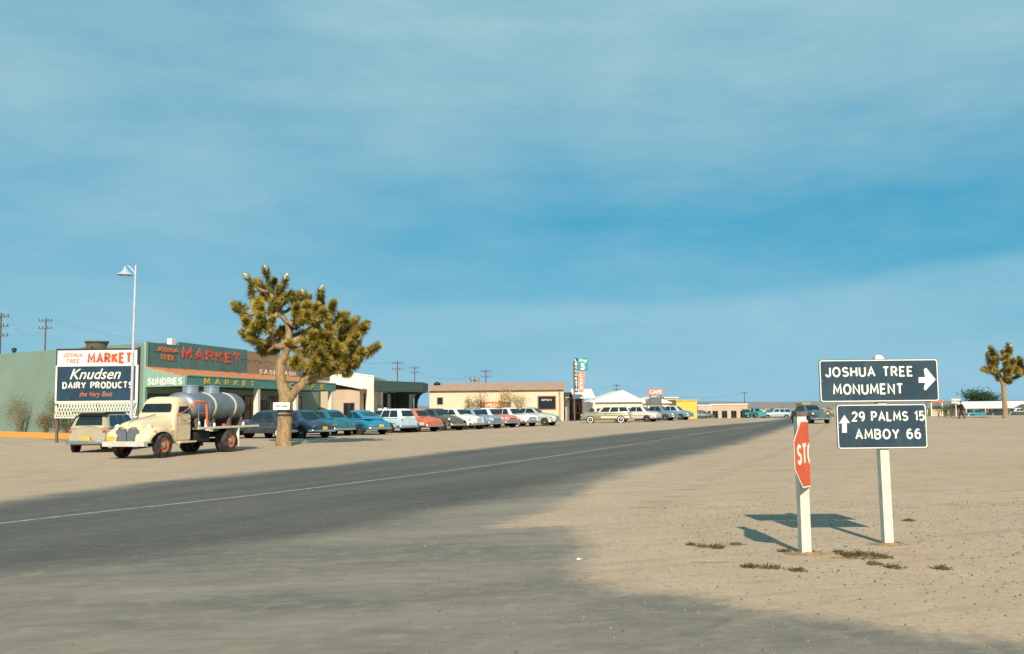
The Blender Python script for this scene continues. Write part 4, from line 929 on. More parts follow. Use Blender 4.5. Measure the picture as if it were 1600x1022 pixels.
# ------------------------------------------------------------------ buildings
M['greenwall'] = mat('green_stucco', (.195, .28, .215), .85, var=.10, scale=.35, bump=.25, bscale=12, dirt=.25)
M['greenfront'] = mat('green_siding', (.095, .185, .16), .75, var=.2, scale=.5, bump=.15, bscale=8)
M['brownfront'] = mat('brown_siding', (.36, .23, .135), .8, var=.1, scale=.6)
M['palegreen'] = mat('pale_green_boards', (.24, .38, .29), .8, var=.07)
M['shingle'] = mat('terracotta_roofing', (.56, .20, .07), .85, var=.3, scale=3, bump=.4, bscale=10)
M['redletter'] = mat('red_letter', (.70, .09, .03), .5, var=.1)
M['orangeletter'] = mat('faded_orange_letter', (.62, .19, .07), .6, var=.25, scale=5)
M['mustard'] = mat('mustard_letter', (.60, .38, .04), .55)
M['greyletter'] = mat('pale_letter', (.66, .70, .56), .6)
M['creamwall'] = mat('cream_stucco', (.70, .56, .38), .85, var=.06, scale=.5, bump=.2, bscale=10)
M['whitewall_b'] = mat('white_stucco', (.74, .66, .53), .85, var=.05, scale=.4, bump=.2, bscale=10, dirt=.1)
M['tanwall'] = mat('tan_stucco', (.50, .38, .26), .85, var=.08, scale=.5)
M['tile'] = mat('brown_roof', (.40, .255, .17), .85, var=.12, scale=1.2, bump=.3, bscale=10)
M['whiteroof'] = mat('white_roof', (.76, .72, .62), .7, var=.05)
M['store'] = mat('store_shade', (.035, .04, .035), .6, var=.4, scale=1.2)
M['darkgreen'] = mat('dark_green_paint', (.010, .032, .026), .6, var=.2)
M['red'] = mat('red_frame', (.5, .08, .04), .5)
def window(par, x0, x1, z0, z1, y=0, m=None, bars=1, fr=.06, name='window'):
    mb = MB().box(x0, x1, y-.04, y-.003, z0, z0+fr).box(x0, x1, y-.04, y-.003, z1-fr, z1).box(x0, x0+fr, y-.04, y-.003, z0+fr, z1-fr).box(x1-fr, x1, y-.04, y-.003, z0+fr, z1-fr)
    for i in range(1, bars+1):
        x = x0+(x1-x0)*i/(bars+1); mb.box(x-fr*.35, x+fr*.35, y-.035, y-.003, z0+fr, z1-fr)
    wd = mb.build(name, m or M['cream'], par)
    n = bars+1
    for i in range(n):
        a = x0+fr+(x1-x0-2*fr)*i/n; b = x0+fr+(x1-x0-2*fr)*(i+1)/n
        MB().add([(a, y-.012, z0+fr), (b, y-.012, z0+fr), (b, y-.012, z1-fr), (a, y-.012, z1-fr)], [(0, 1, 2, 3)]).build('pane', M['glass'], wd)
    return wd
# market
A0 = G(222, 680); dv = Vector((.21, .978, 0)).normalized(); rz = math.atan2(dv.y, dv.x)
t = thing('market_building', 'long green and brown market building with terracotta awning roof behind the truck', 'store', A0, rz)
FL = 33.5
foot = [(0, 0), (FL, 0), (36, 24.4), (9.6, 25.6)]
XY = lambda u, v, w_: (u, v, w_)
MB().prism(foot, -.3, 6.40, XY).build('wall', M['greenwall'], t)
inn = [(.28, .25), (FL-.3, .25), (35.6, 24.1), (9.8, 25.2)]
mb = MB()
for i in range(4):
    a, b = Vector(foot[i]), Vector(foot[(i+1) % 4]); c_, d_ = Vector(inn[i]), Vector(inn[(i+1) % 4])
    mb.prism([tuple(a), tuple(b), tuple(d_), tuple(c_)], 6.40, 6.52, XY)
mb.build('parapet', M['greenwall'], t)
# facade cladding boards, proud of the wall
MB().box(.25, 4.10, -.10, -.003, 4.80, 6.60).build('fascia', M['greenfront'], t)
MB().box(4.10, 14.45, -.12, -.003, 4.80, 6.86).build('fascia', M['greenfront'], t)
MB().box(14.45, 24.4, -.11, -.003, 4.80, 6.80).build('fascia', M['brownfront'], t)
MB().box(24.4, FL, -.10, -.003, 4.80, 6.3).build('fascia', M['greenfront'], t)
box('corner_pillar', M['palegreen'], t, -.02, .25, -.16, -.003, 0, 6.66)
box('roof_box', M['whiteroof'], t, 3.5, 4.05, .1, .5, 6.53, 7.10)
for s_, a, b, z0, z1, m in (('MARKET', 4.5, 13.2, 5.60, 6.50, 'redletter'), ('JOSHUA', 1.35, 3.95, 5.98, 6.36, 'orangeletter'), ('TREE', 1.8, 3.55, 5.42, 5.82, 'orangeletter')):
    block(s_, M[m], t, a, b, z0, z1, -.125 if a > 4 else -.105, .24, .04)
block('SASE', M['cream'], t, 16.3, 19.6, 4.86, 5.28, -.30, .2, .04)
block('CASH', M['cream'], t, 20.4, 23.4, 4.86, 5.28, -.30, .2, .04)
for i in range(11):
    x = 1.1+i*2.05
    g_ = MB().tube([(x, -.12, 5.95), (x, -.65, 6.02), (x, -.85, 5.88)], .025, 5).build('sign_lamp', M['black'], t)
    MB().lathe([(0, .14), (.12, .08), (.16, .03)], 10, Matrix.Translation((x, -.85, 5.74))).build('shade', M['black'], g_)
# awning: sloped roof on a long green fascia
sl = lambda y0, y1, z0, z1, th: [(y0, z0), (y1, z1), (y1, z1-th), (y0, z0-th)]
CX = 25.9
MB().prism([(-.12, 4.84), (-3.30, 4.16), (-3.30, 4.08), (-.12, 4.76)], .02, CX, lambda u, v, w_: (w_, u, v)).build('awning_roof', M['shingle'], t)
MB().prism([(-.13, 4.76), (-3.28, 4.08), (-3.28, 3.42), (-.13, 3.38)], .0, .10, lambda u, v, w_: (w_, u, v)).build('awning_side', M['palegreen'], t)
box('awning_fascia', mat('awning_green', (.10, .24, .20), .75, var=.1), t, -.0, CX, -3.42, -3.303, 3.42, 4.15)
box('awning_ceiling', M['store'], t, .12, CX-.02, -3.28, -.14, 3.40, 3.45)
MB().box(.0, CX, -3.46, -3.425, 4.12, 4.20).build('gutter', M['palegreen'], t)
# SUNDRIES on the end board (faces the lot)
block('SUNDRIES', M['greyletter'], t, 0, 2.75, 3.50, 4.02, 0, .22, .02, f=lambda a, b, c_: (-.003+c_, -.32-a, b))
block('MARKET', M['mustard'], t, 2.2, 9.6, 3.55, 4.02, -3.425, .26, .04, .9)
block('CAFE', M['mustard'], t, 15.8, 23.2, 3.55, 4.02, -3.425, .26, .04, .9)
for x in (3.4, 10.5, 17.5, 25.2):
    box('awning_post', M['whitewall_b'], t, x-.20, x+.20, -3.38, -3.0, 0, 3.40)
# shop front under the awning
for i in range(11):
    x0 = .5+i*2.28; kind_ = i in (3, 7)
    if kind_:
        d_ = window(t, x0+.3, x0+1.9, .05, 2.5, -.02, M['darkgreen'], 1, .10, 'shop_door')
    else: window(t, x0, x0+2.2, .75, 2.9, -.02, M['darkgreen'], 1, .08, 'shop_window')
box('walkway', M['tanwall'], t, -.1, FL, -3.5, -.13, .0, .13)
# side wall dressing: rooftop tank, vent, orange kerb
tk = thing('rooftop_cooler', 'dark green round cooling tank on the market roof above the billboard', 'roof tank', at(151, 548, 66), 0)
tk.location.z = 6.3
MB().lathe([(0, .72), (.42, .76), (.45, .85), (.55, .85), (.57, .2)], 20).build('drum', mat('olive_metal', (.10, .10, .05), .7), tk, True)
MB().box(-1.1, 1.1, -.08, .08, .0, .12).box(-.08, .08, -1.1, 1.1, .0, .12).build('stand', M['wood'], tk)
v_ = at(22, 548, 78); v_.z = 6.3
ch = thing('roof_vent', 'small dark vent pipe on the left end of the green side wall', 'vent', v_)
MB().lathe([(0, .12), (.7, .12), (.7, .2), (.95, .2), (1.0, .05)], 12).build('pipe', M['darkgreen'], ch, True)
box('flashing', M['orangeletter'], ch, -.35, .35, -.35, .35, .0, .16)
k0 = G(-60, 679.5); k1 = G(112, 686.5); dd = (k1-k0); ln = dd.length
kb = thing('painted_kerb', 'low orange painted kerb along the foot of the green side wall', 'kerb', k0, math.atan2(dd.y, dd.x))
kbm = mat('kerb_orange', (.86, .36, .06), .7, dirt=.12)
for i in range(10): MB().box(i*ln/10+.01, (i+1)*ln/10-.01, -.14, .14, -.1, .36).build('kerb_stone', kbm, kb)
# ------------------------------------------------------------------ billboard
YB = 50.0
bx = at(152, 640, YB); gb_ = Vector((bx.x, YB, 0))
t = thing('billboard', 'blue and white roadside billboard advertising the market and dairy products, left of the truck', 'billboard', gb_)
t.rotation_euler = (0, math.radians(.0), 0)
def B(px, py): q = at(px, py, YB-.12); return q.x-gb_.x, q.z
x0, zt = B(88, 545); x1, _ = B(216.5, 545); _, z1 = B(150, 571); _, zb = B(150, 628.5)
box('backing', M['wood'], t, x0, x1, -.03, .06, zb-.02, zt-.03)
bl = mat('billboard_blue', (.008, .038, .066), .5, var=.35, scale=1)
wp = box('top_panel', mat('billboard_white', (.80, .76, .68), .55, dirt=.1), t, x0+.06, x1-.08, -.07, -.033, z1+.02, zt-.09)
MB().box(x0, x1, -.10, -.033, zt-.085, zt).box(x0, x0+.055, -.10, -.033, z1+.02, zt-.085).box(x1-.075, x1, -.10, -.033, z1+.02, zt-.085).build('frame', M['black'], t)
bp = box('main_panel', bl, t, x0+.09, x1-.14, -.07, -.033, zb+.08, z1-.05)
MB().box(x0, x1, -.10, -.033, zb, zb+.075).box(x0, x0+.085, -.10, -.033, zb+.075, z1+.015).box(x1-.135, x1, -.10, -.033, zb+.075, z1+.015).box(x0+.085, x1-.135, -.10, -.033, z1-.045, z1+.015).build('frame', M['cream'], t)
def T_(s_, m, par, a, b, c_, d_, **kw): X0, Z1 = B(a, c_); X1, Z0 = B(b, d_); (block(s_, m, par, X0, X1, Z0, Z1, -.072, kw['blk'], .004) if 'blk' in kw else text(s_, m, par, X0, X1, Z0, Z1, -.072, depth=.004, **kw))
T_('MARKET', M['redletter'], wp, 136, 206, 551, 568, blk=.24)
T_('JOSHUA', M['orangeletter'], wp, 98, 129, 551.5, 558.5, blk=.2); T_('TREE', M['orangeletter'], wp, 103, 124, 561, 568, blk=.2)
T_('Knudsen', M['cream'], bp, 109, 188, 576.5, 592, shear=.35, bold=.006)
T_('DAIRY PRODUCTS', M['cream'], bp, 97, 207, 597, 606.5, blk=.19)
T_('the Very Best', M['orangeletter'], bp, 124, 175, 612, 621.5, shear=.3)
_, zl = B(150, 651)
mb = MB()
for i in range(28):
    a = x0+(x1-x0)*i/28
    for s in (1, -1):
        u0 = min(max(a, x0+.02), x1-.02); u1 = min(max(a+.30*s, x0+.02), x1-.02)
        mb.add([(u0-.02, -.05+s*.006, zl), (u0+.02, -.05+s*.006, zl), (u1+.02, -.05+s*.006, zb-.06), (u1-.02, -.05+s*.006, zb-.06)], [(0, 1, 2, 3)])
mb.box(x0, x1, -.07, -.03, zl-.07, zl).box(x0, x1, -.07, -.03, zb-.06, zb-.005)
lat = mb.build('lattice', M['cream'], t)
for x in (x0+.07, (x0+x1)/2, x1-.06): box('post', M['wood'], t, x-.06, x+.06, .061, .18, -.3, zt-.1 if x < x1-.1 else zt+.1)
# ------------------------------------------------------------------ street lamp
g_ = at(205.5, 640, 46); t = thing('street_lamp', 'tall thin silver street lamp pole standing before the billboard', 'street lamp', (g_.x, 46, 0))
ht = at(208, 415, 46).z
MB().tube([(0, 0, -.2), (0, 0, ht*.5), (.02, 0, ht)], [.085, .07, .055], 12).build('pole', mat('lamp_pole_silver', (.62, .60, .62), .4, .3), t, True)
hz = at(197, 425, 46).z; hx = at(197, 425, 46).x-g_.x
a_ = MB().tube(catmull([(.01, 0, ht-.45), (hx*.45, 0, ht-.15), (hx*.95, 0, ht+.02), (hx, 0, ht-.1)], 5), .025, 6).build('arm', M['steel'], t, True)
MB().lathe([(ht-.02, .03), (ht-.14, .06), (hz+.07, .14), (hz-.03, .24), (hz-.14, .42), (hz-.16, .43), (hz-.14, .38)], 20, Matrix.Translation((hx-.05, 0, 0)), False).build('lamp_shade', mat('lamp_enamel', (.42, .50, .60), .35), t, True)
MB().lathe([(hz-.24, .02), (hz-.20, .09), (hz-.10, .11)], 12, Matrix.Translation((hx-.05, 0, 0))).build('bulb', M['lamp'], t, True)
# ------------------------------------------------------------------ white building and dark canopy
Y2 = 95.0
X = lambda px, Y: xof(px, Y)
t = thing('white_building', 'white stucco building with sloping parapet right behind the Joshua tree', 'building', (X(500, Y2), Y2, 0))
o_ = X(500, Y2); a, b = 0, X(584, Y2)-o_
zl_, zr_ = at(520, 580.5, Y2).z, at(584, 589, Y2).z
MB().prism([(-1, -.3), (b, -.3), (b, zr_), (.9, zl_+.1), (-1, zl_+.1)], 0, 9, XZ).build('wall', M['whitewall_b'], t)
mb = MB(); mb.prism([(.9, zl_+.103), (b+.08, zr_+.003), (b+.08, zr_+.12), (.9, zl_+.22)], -.08, .25, XZ); mb.build('coping', M['whiteroof'], t)
window(t, X(561, Y2)-o_, X(571, Y2)-o_+.05, .05, at(566, 614, Y2).z, 0, M['brownfront'], 0, .08, 'doorway')
# lean-to
zs0, zs1 = at(512, 592, Y2-3).z, at(564, 607, Y2-3).z
xr = X(561, Y2-3)-o_
lt_ = MB().box(X(524, Y2)-o_-1.0, xr, -2.6, -.003, -.2, zs1-.10).build('lean_to', M['tanwall'], t)
MB().prism([(-1.6, zs0+.3), (xr+.35, zs1+.02), (xr+.35, zs1-.09), (-1.6, zs0+.19)], -3.0, -.01, XZ).build('lean_to_roof', M['whiteroof'], t)
window(lt_, X(540, Y2-3)-o_-.3, X(553, Y2-3)-o_, .9, 2.3, -2.6, M['wood'], 1, .06)
t = thing('drive_through_canopy', 'dark green flat service canopy on arched brackets beside the white building', 'canopy', (X(585, 94), 94, 0))
xo = X(585, 94); xe = X(660.5, 94)-xo; zt_ = at(620, 596, 94).z; zb_ = at(650, 612.5, 94).z
MB().prism([(0.02, zt_+.12), (xe, zt_-.12), (xe, zb_), (0.02, zb_+.08)], 0, 6, XZ).build('canopy_roof', M['darkgreen'], t)
for yy in (.35, 5.4):
    for px in (607, 641):
        x = X(px, 94)-xo; box('column', M['darkgreen'], t, x-.16, x+.16, yy, yy+.3, 0, zb_+.0)
    x = X(641, 94)-xo
    pts = [(x+.16, 1.7)]+[(x+.16+.95*(1-math.cos(math.radians(a_)))**1.0, 2.0+(zb_-2.0)*math.sin(math.radians(a_))) for a_ in (0, 25, 50, 70, 90)]+[(x+.16, zb_)]
    MB().prism(pts, yy+.05, yy+.2, XZ).build('bracket', M['darkgreen'], t)
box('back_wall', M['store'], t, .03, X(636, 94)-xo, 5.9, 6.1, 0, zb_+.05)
for px, h in ((590, 1.9), (599, 2.0), (615, 1.7), (624, 1.8)):
    x = X(px, 94)-xo
    pm = thing('fuel_pump', {590: 'leftmost of the pale fuel pumps under the dark green canopy', 599: 'second pale fuel pump from the left under the canopy', 615: 'reddish fuel pump near the middle of the canopy', 624: 'rightmost white fuel pump under the canopy'}[px], 'fuel pump', (xo+x, 95.5, 0), 0, 'fuel pumps under the canopy')
    cm = M['tanwall'] if px < 600 else (M['red'] if px == 615 else M['cream'])
    MB().box(-.27, .27, -.2, .2, 0, h*.75).build('cabinet', cm, pm)
    MB().lathe([(0, .05), (.02, .2), (.25, .2), (.27, .05)], 12, Matrix.Translation((0, 0, h*.75+.002))).build('globe', M['cream'], pm, True)
    MB().box(-.18, .18, -.225, -.203, h*.42, h*.68).build('dial', M['whitewall'], pm)
# ------------------------------------------------------------------ cream building
Y3 = 106.0; xo = X(671, Y3); xe = X(881, Y3)-xo; zw_ = at(760, 610, Y3).z; zr2 = zof(599, Y3+3.5)
t = thing('cream_building', 'long low cream building with brown shed roof behind the row of cars', 'building', (xo, Y3, 0))
MB().box(0, xe, 0, 8, -.3, zw_).build('wall', M['creamwall'], t)
MB().prism([(-.35, zw_), (3.5, zr2), (3.5, zr2+.12), (-.35, zw_+.12)], -.1, xe+.35, lambda u, v, w_: (w_, u, v)).build('roof', M['tile'], t)
MB().prism([(0, zw_+.003), (3.5, zr2-.004), (8, zr2-.8), (8, zw_+.003)], .02, xe-.02, lambda u, v, w_: (w_, u, v)).build('gable', M['creamwall'], t)
wd = window(t, X(840, Y3)-xo, X(869, Y3)-xo, zof(641, Y3), zof(619, Y3), 0, M['red'], 0, .10, 'shop_window')
block('OPEN', M['cream'], wd, X(846, Y3)-xo, X(862, Y3)-xo, zof(627, Y3), zof(624, Y3), -.02)
window(t, X(682, Y3)-xo, X(693, Y3)-xo, zof(632, Y3), zof(619, Y3), 0, M['tanwall'], 0, .09)
box('downpipe', M['tile'], t, X(873, Y3)-xo, X(876, Y3)-xo, -.08, -.003, 0, zw_-.02)
MB().lathe([(0, .25), (.5, .25), (.5, .4), (.8, .4), (.85, .1)], 10, Matrix.Translation((X(736, Y3)-xo, 4.2, zr2+.0))).build('roof_cowl', M['steel'], t)
MB().lathe([(0, .25), (.45, .25), (.45, .35), (.7, .35), (.75, .1)], 10, Matrix.Translation((X(742, Y3)-xo+.1, 4.4, zr2+.0))).build('roof_cowl', M['steel'], t)
# porch at its right end
t = thing('shop_porch', 'shop entrance with small white hipped awning under the tall pole sign', 'porch', (X(882, Y3), Y3, 0))
xo2 = X(882, Y3); x2 = X(928, Y3)-xo2; zp = zof(624, Y3)
MB().prism([(-2.2, zp), (3.0, zp+1.1), (3.0, zp+1.2), (-2.2, zp+.12)], .9, x2, lambda u, v, w_: (w_, u, v)).build('awning', M['whiteroof'], t)
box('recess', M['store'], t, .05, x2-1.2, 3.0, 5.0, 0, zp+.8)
box('side_pier', M['whitewall_b'], t, X(884, Y3)-xo2, X(890, Y3)-xo2, .5, 1.0, 0, zp+.2)
box('corner_post', M['whitewall_b'], t, x2-.25, x2-.05, -2.0, -1.8, 0, zp)
box('corner_post', M['wood'], t, 1.9, 2.1, -2.0, -1.8, 0, zp)
window(t, X(897, Y3)-xo2, X(909, Y3)-xo2, .8, 2.2, 2.95, M['orangeletter'], 1, .09, 'shop_window')
box('brown_eave', M['wood'], t, .05, 2.2, -.6, .4, zp-.18, zp+.12)
# banner
t = thing('orange_banner', 'faded orange sale banner on the cream wall above the coral car', 'banner', (X(774, Y3-2), Y3-2, 0))
w_ = (X(797, Y3-2)-X(750, Y3-2))/2
bn = box('banner_cloth', mat('banner_orange', (.72, .18, .05), .7, var=.15, scale=2), t, -w_, w_, -.02, .02, zof(638, Y3-2), zof(627.5, Y3-2))
block('SPECIALS', M['cream'], bn, -w_*.72, w_*.72, zof(635.5, Y3-2), zof(630.5, Y3-2), -.021)
for s in (-1, 1): box('banner_pole', M['wood'], t, s*w_-.05, s*w_+.05, -.1, -.021, 0, zof(626.5, Y3-2))
for i, (px, w2, h, c_) in enumerate(((733, 1.6, 3.0, 0), (752, 2.4, 3.8, 0), (790, 2.6, 3.9, 0), (811, 2.4, 3.6, 0))):
    shrub('thin_tree', ['short thin yellow-leaved tree nearest the left end of the cream wall', 'fuller yellow-leaved young tree left of the orange banner', 'yellow-leaved young tree rising right behind the orange banner', 'sparse yellow-leaved young tree left of the dark shop window'][i], 'tree', (X(px, 103), 103, 0), w2, h, M['yellowleaf'], 1100, .15, 6, 'young yellow-leaved trees before the cream building', i+3, .62)
# ------------------------------------------------------------------ tall pole sign
YS2 = 100.0; xo = X(899, YS2)
t = thing('pole_sign', 'tall turquoise and orange upright shop sign on dark pole beyond the cream building', 'pole sign', (xo, YS2, 0))
S = lambda px: X(px, YS2)-xo
box('pole', M['wood'], t, S(896.5), S(898.5), -.08, .08, 0, zof(566, YS2))
tp = box('turquoise_panel', mat('turquoise_sign', (.02, .26, .30), .5, var=.1), t, S(903.5), S(920), -.12, .12, zof(580.5, YS2), zof(560.5, YS2))
text('Drug', M['cream'], tp, S(906), S(918.5), zof(567.5, YS2), zof(562, YS2), -.122, depth=.004, shear=.2, bold=.03)
text('5', M['cream'], tp, S(908), S(915), zof(579, YS2), zof(568.5, YS2), -.122, depth=.004, bold=.04)
vp = box('letter_panel', M['darkgreen'], t, S(899), S(903.3), -.14, .14, zof(614, YS2), zof(561, YS2))
n_ = 9
for i, ch_ in enumerate('LIQUORSTO'[:9]):
    z1_ = zof(562+i*5.7, YS2); z0_ = zof(562+i*5.7+4.3, YS2)
    text(ch_, M['cream'], vp, S(899.5), S(902.8), z0_, z1_, -.142, depth=.004, bold=.05)
op = MB().prism([(S(904.5), zof(581, YS2)), (S(915), zof(581, YS2)), (S(912), zof(614, YS2)), (S(904.5), zof(614, YS2))], -.1, .1, XZ).build('orange_panel', mat('sign_coral', (.72, .26, .14), .5, var=.1), t)
for i, ch_ in enumerate('CAFE'):
    text(ch_, M['cream'], op, S(906.5), S(911), zof(590.5+i*6.4, YS2), zof(585.5+i*6.4, YS2), -.102, depth=.004, bold=.03)
# ------------------------------------------------------------------ far shops beyond the bend
def shop(name, label, cat, px0, px1, py, Y, m, depth=8, roofm=None, peak=0, wins=(), group=None, skew=0):
    xa, xb = X(px0, Y), X(px1, Y); g0 = gz(Y); z = zof(py, Y, (px0+px1)/2)-g0
    t = thing(name, label, cat, (xa, Y, g0), 0, group); L_ = xb-xa
    MB().box(0, L_, 0, depth, -1, z).build('wall', m, t)
    if peak: MB().prism([(-.3, z), (L_*(.5+skew), z+peak), (L_+.3, z), (L_+.3, z-.12), (-.3, z-.12)], -.4, depth+.3, XZ).build('roof', roofm or M['whiteroof'], t)
    else: MB().box(-.12, L_+.12, -.12, depth+.1, z+.003, z+.18).build('roof', roofm or M['whiteroof'], t)
    for a, b, c_, d_ in wins: window(t, L_*a, L_*b, z*c_, z*d_, 0, M['wood'], 1, .07)
    return t
wpan = [(.08, .28, .1, .62), (.36, .6, .1, .62), (.68, .92, .1, .62)]
shop('white_roofed_cafe', 'white walled cafe with low wide gable roof beyond the olive wagon', 'cafe', 926, 1004, 627, 122, M['whitewall_b'], 14, M['whiteroof'], 1.5, wpan, skew=.1)
shop('white_shed', 'small white gabled shed adjoining the cafe on its right', 'shed', 1000, 1046, 629, 128, M['whitewall_b'], 10, M['whiteroof'], .9, wpan[:2])
shop('tan_store', 'small tan flat-roofed store left of the yellow building', 'store', 1039, 1060, 622, 150, M['tanwall'], 9, None, 0, wpan[:1])
shop('yellow_building', 'bright yellow boxy building among the far shops', 'building', 1057, 1089, 626.5, 138, mat('yellow_wall', (.72, .47, .09), .8, var=.06), 10, mat('yellow_trim', (.62, .40, .10), .8), 0, [(.1, .4, .15, .5)])
shop('pink_store', 'low pale pink store right of the yellow building', 'store', 1090, 1112, 634, 160, mat('pink_wall', (.60, .42, .34), .8), 8, None, 0, wpan)
shop('long_tan_store', 'long flat tan store at the right end of the far shops', 'store', 1110, 1168, 632.5, 165, M['tanwall'], 12, None, 0, [(.05, .2, .1, .6), (.3, .45, .1, .6), (.55, .7, .1, .6), (.8, .93, .1, .6)])
shop('teal_cabin', 'tiny teal cabin beyond the long tan store', 'cabin', 1172, 1190, 641, 150, mat('teal_wall', (.05, .25, .25), .8), 5, M['tanwall'], 0)
for i, (a, b, py, Y, m, lb) in enumerate(((1192, 1212, 643, 230, 'tanwall', 'leftmost tan hut in the dark strip at the road end'), (1208, 1232, 641.5, 240, 'darkgreen', 'dark long shed in the strip at the road end'), (1232, 1252, 640, 215, 'wood', 'brown shed just left of the stop post top'), (1254, 1266, 630.5, 260, 'mustard', 'far house with a mustard roof above the driven car'))):
    shop('far_shed', lb, 'shed', a, b, py, Y, M[m], 6, M['whiteroof'] if i < 2 else M[m])
# roof sign CAFE
Yc = 126; q = at(1024, 613, Yc); t = thing('roof_sign', 'orange roof sign reading CAFE above the white shed', 'sign', (q.x, Yc, gz(Yc)))
w_ = (X(1036, Yc)-X(1012, Yc))/2
sp = box('sign_board', M['orange'], t, -w_, w_, -.08, .08, zof(617, Yc, 1024)-gz(Yc), zof(608, Yc, 1024)-gz(Yc))
text('CAFE', M['cream'], sp, -w_*.8, w_*.8, zof(615.5, Yc, 1024)-gz(Yc), zof(609.5, Yc, 1024)-gz(Yc), -.082, depth=.004, bold=.03)
for s in (-.7, .7): box('leg', M['wood'], t, s*w_-.08, s*w_+.08, -.06, .06, 0, zof(617, Yc, 1024)-gz(Yc)-.003)
# ------------------------------------------------------------------ motel on the right
Ym = 200.0; gm = gz(Ym); xo = X(1503, Ym); xe = 34.0; zc_ = zof(638, Ym, 1550)-gm; zp = zof(628.0, Ym+3.5, 1550)-gm
t = thing('motel', 'low motel with white roof and orange and blue doors behind the smaller Joshua tree', 'motel', (xo, Ym, gm))
MB().box(.6, xe, 0, 7, -.3, zc_).build('wall', mat('motel_wall', (.62, .42, .24), .8), t)
MB().prism([(-1.3, zc_), (3.5, zp), (7.6, zc_), (7.6, zc_+.12), (3.5, zp+.14), (-1.3, zc_+.14)], 0, xe, lambda u, v, w_: (w_, u, v)).build('roof', M['whiteroof'], t)
cols = [('orange', (.70, .24, .06)), ('blue', (.05, .22, .34)), ('peach', (.75, .42, .20)), ('orange', (.70, .24, .06))]
cm = [mat('motel_'+c[0], c[1], .6) for c in cols]
for i in range(13):
    x = 1.0+i*2.4
    p_ = box('wall_panel', cm[i % 4], t, x-.35, x+1.9, -.03, -.003, .05, zc_-.15)
    if i % 2 == 0: window(t, x, x+1.3, .8, 1.8, -.033, M['cream'], 1, .07)
    else:
        d_ = box('door', cm[(i+1) % 4], t, x+.2, x+1.1, -.07, -.033, .05, zc_-.3); box('handle', M['chrome'], d_, x+.28, x+.32, -.11, -.073, 1.0, 1.08)
for i in range(8): box('porch_post', M['cream'], t, .3+i*4.2, .42+i*4.2, -1.2, -1.08, 0, zc_)
for i, (px, Y, w_, h, lb) in enumerate(((1522, 212, 9, 6.7, 'dark bushy tree rising over the left end of the motel roof'), (1535, 215, 9, 6.9, 'round dark tree over the motel roof, middle of the three'), (1546, 213, 7, 6.0, 'dark tree over the motel roof, nearest the Joshua tree'),
     (1485, 104, 2.0, 1.9, 'green bush left of the walking man'), (1476, 106, 1.6, 1.4, 'small pale green bush left of the green one'), (1466, 108, 1.8, 1.7, 'dark shrub beside the orange roofed stand'))):
    shrub('dark_tree' if i < 3 else 'green_bush', lb, 'tree' if i < 3 else 'bush', (X(px, Y), Y, gz(Y)), w_, h, M['dktree'], 1800 if i < 3 else 350, .45 if i < 3 else .13, 4, None, 30+i, .6)
Yk = 116; t = thing('roadside_stand', 'small stand with orange roof on thin posts right of the blue road sign', 'stand', (X(1460, Yk), Yk, gz(Yk)))
MB().prism([(-.9, 1.9), (0, 2.3), (.9, 1.9), (.9, 1.8), (-.9, 1.8)], -.8, .8, XZ).build('roof', M['orange'], t)
for s in (-1, 1):
    for r_ in (-1, 1): box('post', M['cream'], t, s*.7-.06, s*.7+.06, r_*.6-.06, r_*.6+.06, 0, 1.8)
box('counter', M['tanwall'], t, -.62, .62, -.5, -.2, 0, .9)
Yk = 108; t = thing('motel_sign', 'thin white two-tier motel sign on a post above the bushes', 'sign', (X(1494, Yk), Yk, 0))
for i in range(2): box('sign_board', M['signwhite'], t, -.55, .55, -.05, .05, zof(630.5-i*4.5, Yk, 1494), zof(627.5-i*4.5, Yk, 1494))
box('post', M['signwhite'], t, -.06, .06, .051, .15, 0, zof(623, Yk, 1494))
# shrubs by the side wall
for i, (px, py, w_, h, lb) in enumerate(((30, 678, 2.7, 3.0, 'dry brown desert bush against the green side wall'), (88, 681, 1.9, 3.6, 'thin grey-green bush left of the billboard'), (72, 680, 1.5, 1.8, 'low dry bush between the two taller bushes'), (105, 682, 1.5, 2.4, 'small leafy bush under the billboard corner'))):
    g_ = G(px, py); shrub('desert_bush', lb, 'bush', g_, w_, h, M['dryscrub'] if i in (0, 2) else M['scrub'], 3600, .075, 9, 'bushes along the green side wall', 60+i, .52, 'dryscrub')
# ------------------------------------------------------------------ utility poles
def upole(px, pytop, Y, label, arms=2, m=None):
    q = at(px, pytop, Y); t = thing('utility_pole', label, 'utility pole', (q.x, Y, gz(Y)), 0, 'utility poles behind the buildings'); h = q.z-gz(Y)
    MB().tube([(0, 0, -.5), (0, 0, h)], [.15, .09], 8).build('pole', M['wood'], t, True)
    for i in range(arms):
        z = h-.4-i*1.0
        a_ = MB().box(-.9, .9, -.18, -.09, z-.05, z+.05).build('crossarm', M['wood'], t)
        for x in (-.8, -.35, .35, .8): MB().lathe([(0, .03), (.1, .06), (.2, .05), (.22, .01)], 7, Matrix.Translation((x, -.145, z+.06))).build('insulator', M['black'], a_)
    return Vector((q.x, Y, q.z-.2))
P = [upole(2, 489, 92, 'utility pole with crossarms at the left edge of the view', 3), upole(72, 497, 118, 'utility pole rising behind the green side wall'), upole(621, 564, 150, 'utility pole above the dark green canopy'), upole(648, 572, 185, 'farther pole just right of the canopy pole'),
     upole(759, 577, 165, 'utility pole over the cream building roof'), upole(963, 600, 210, 'pale utility pole over the white roofed cafe'), upole(1163, 612, 240, 'thin pole over the long tan store', 1)]
mb = MB()
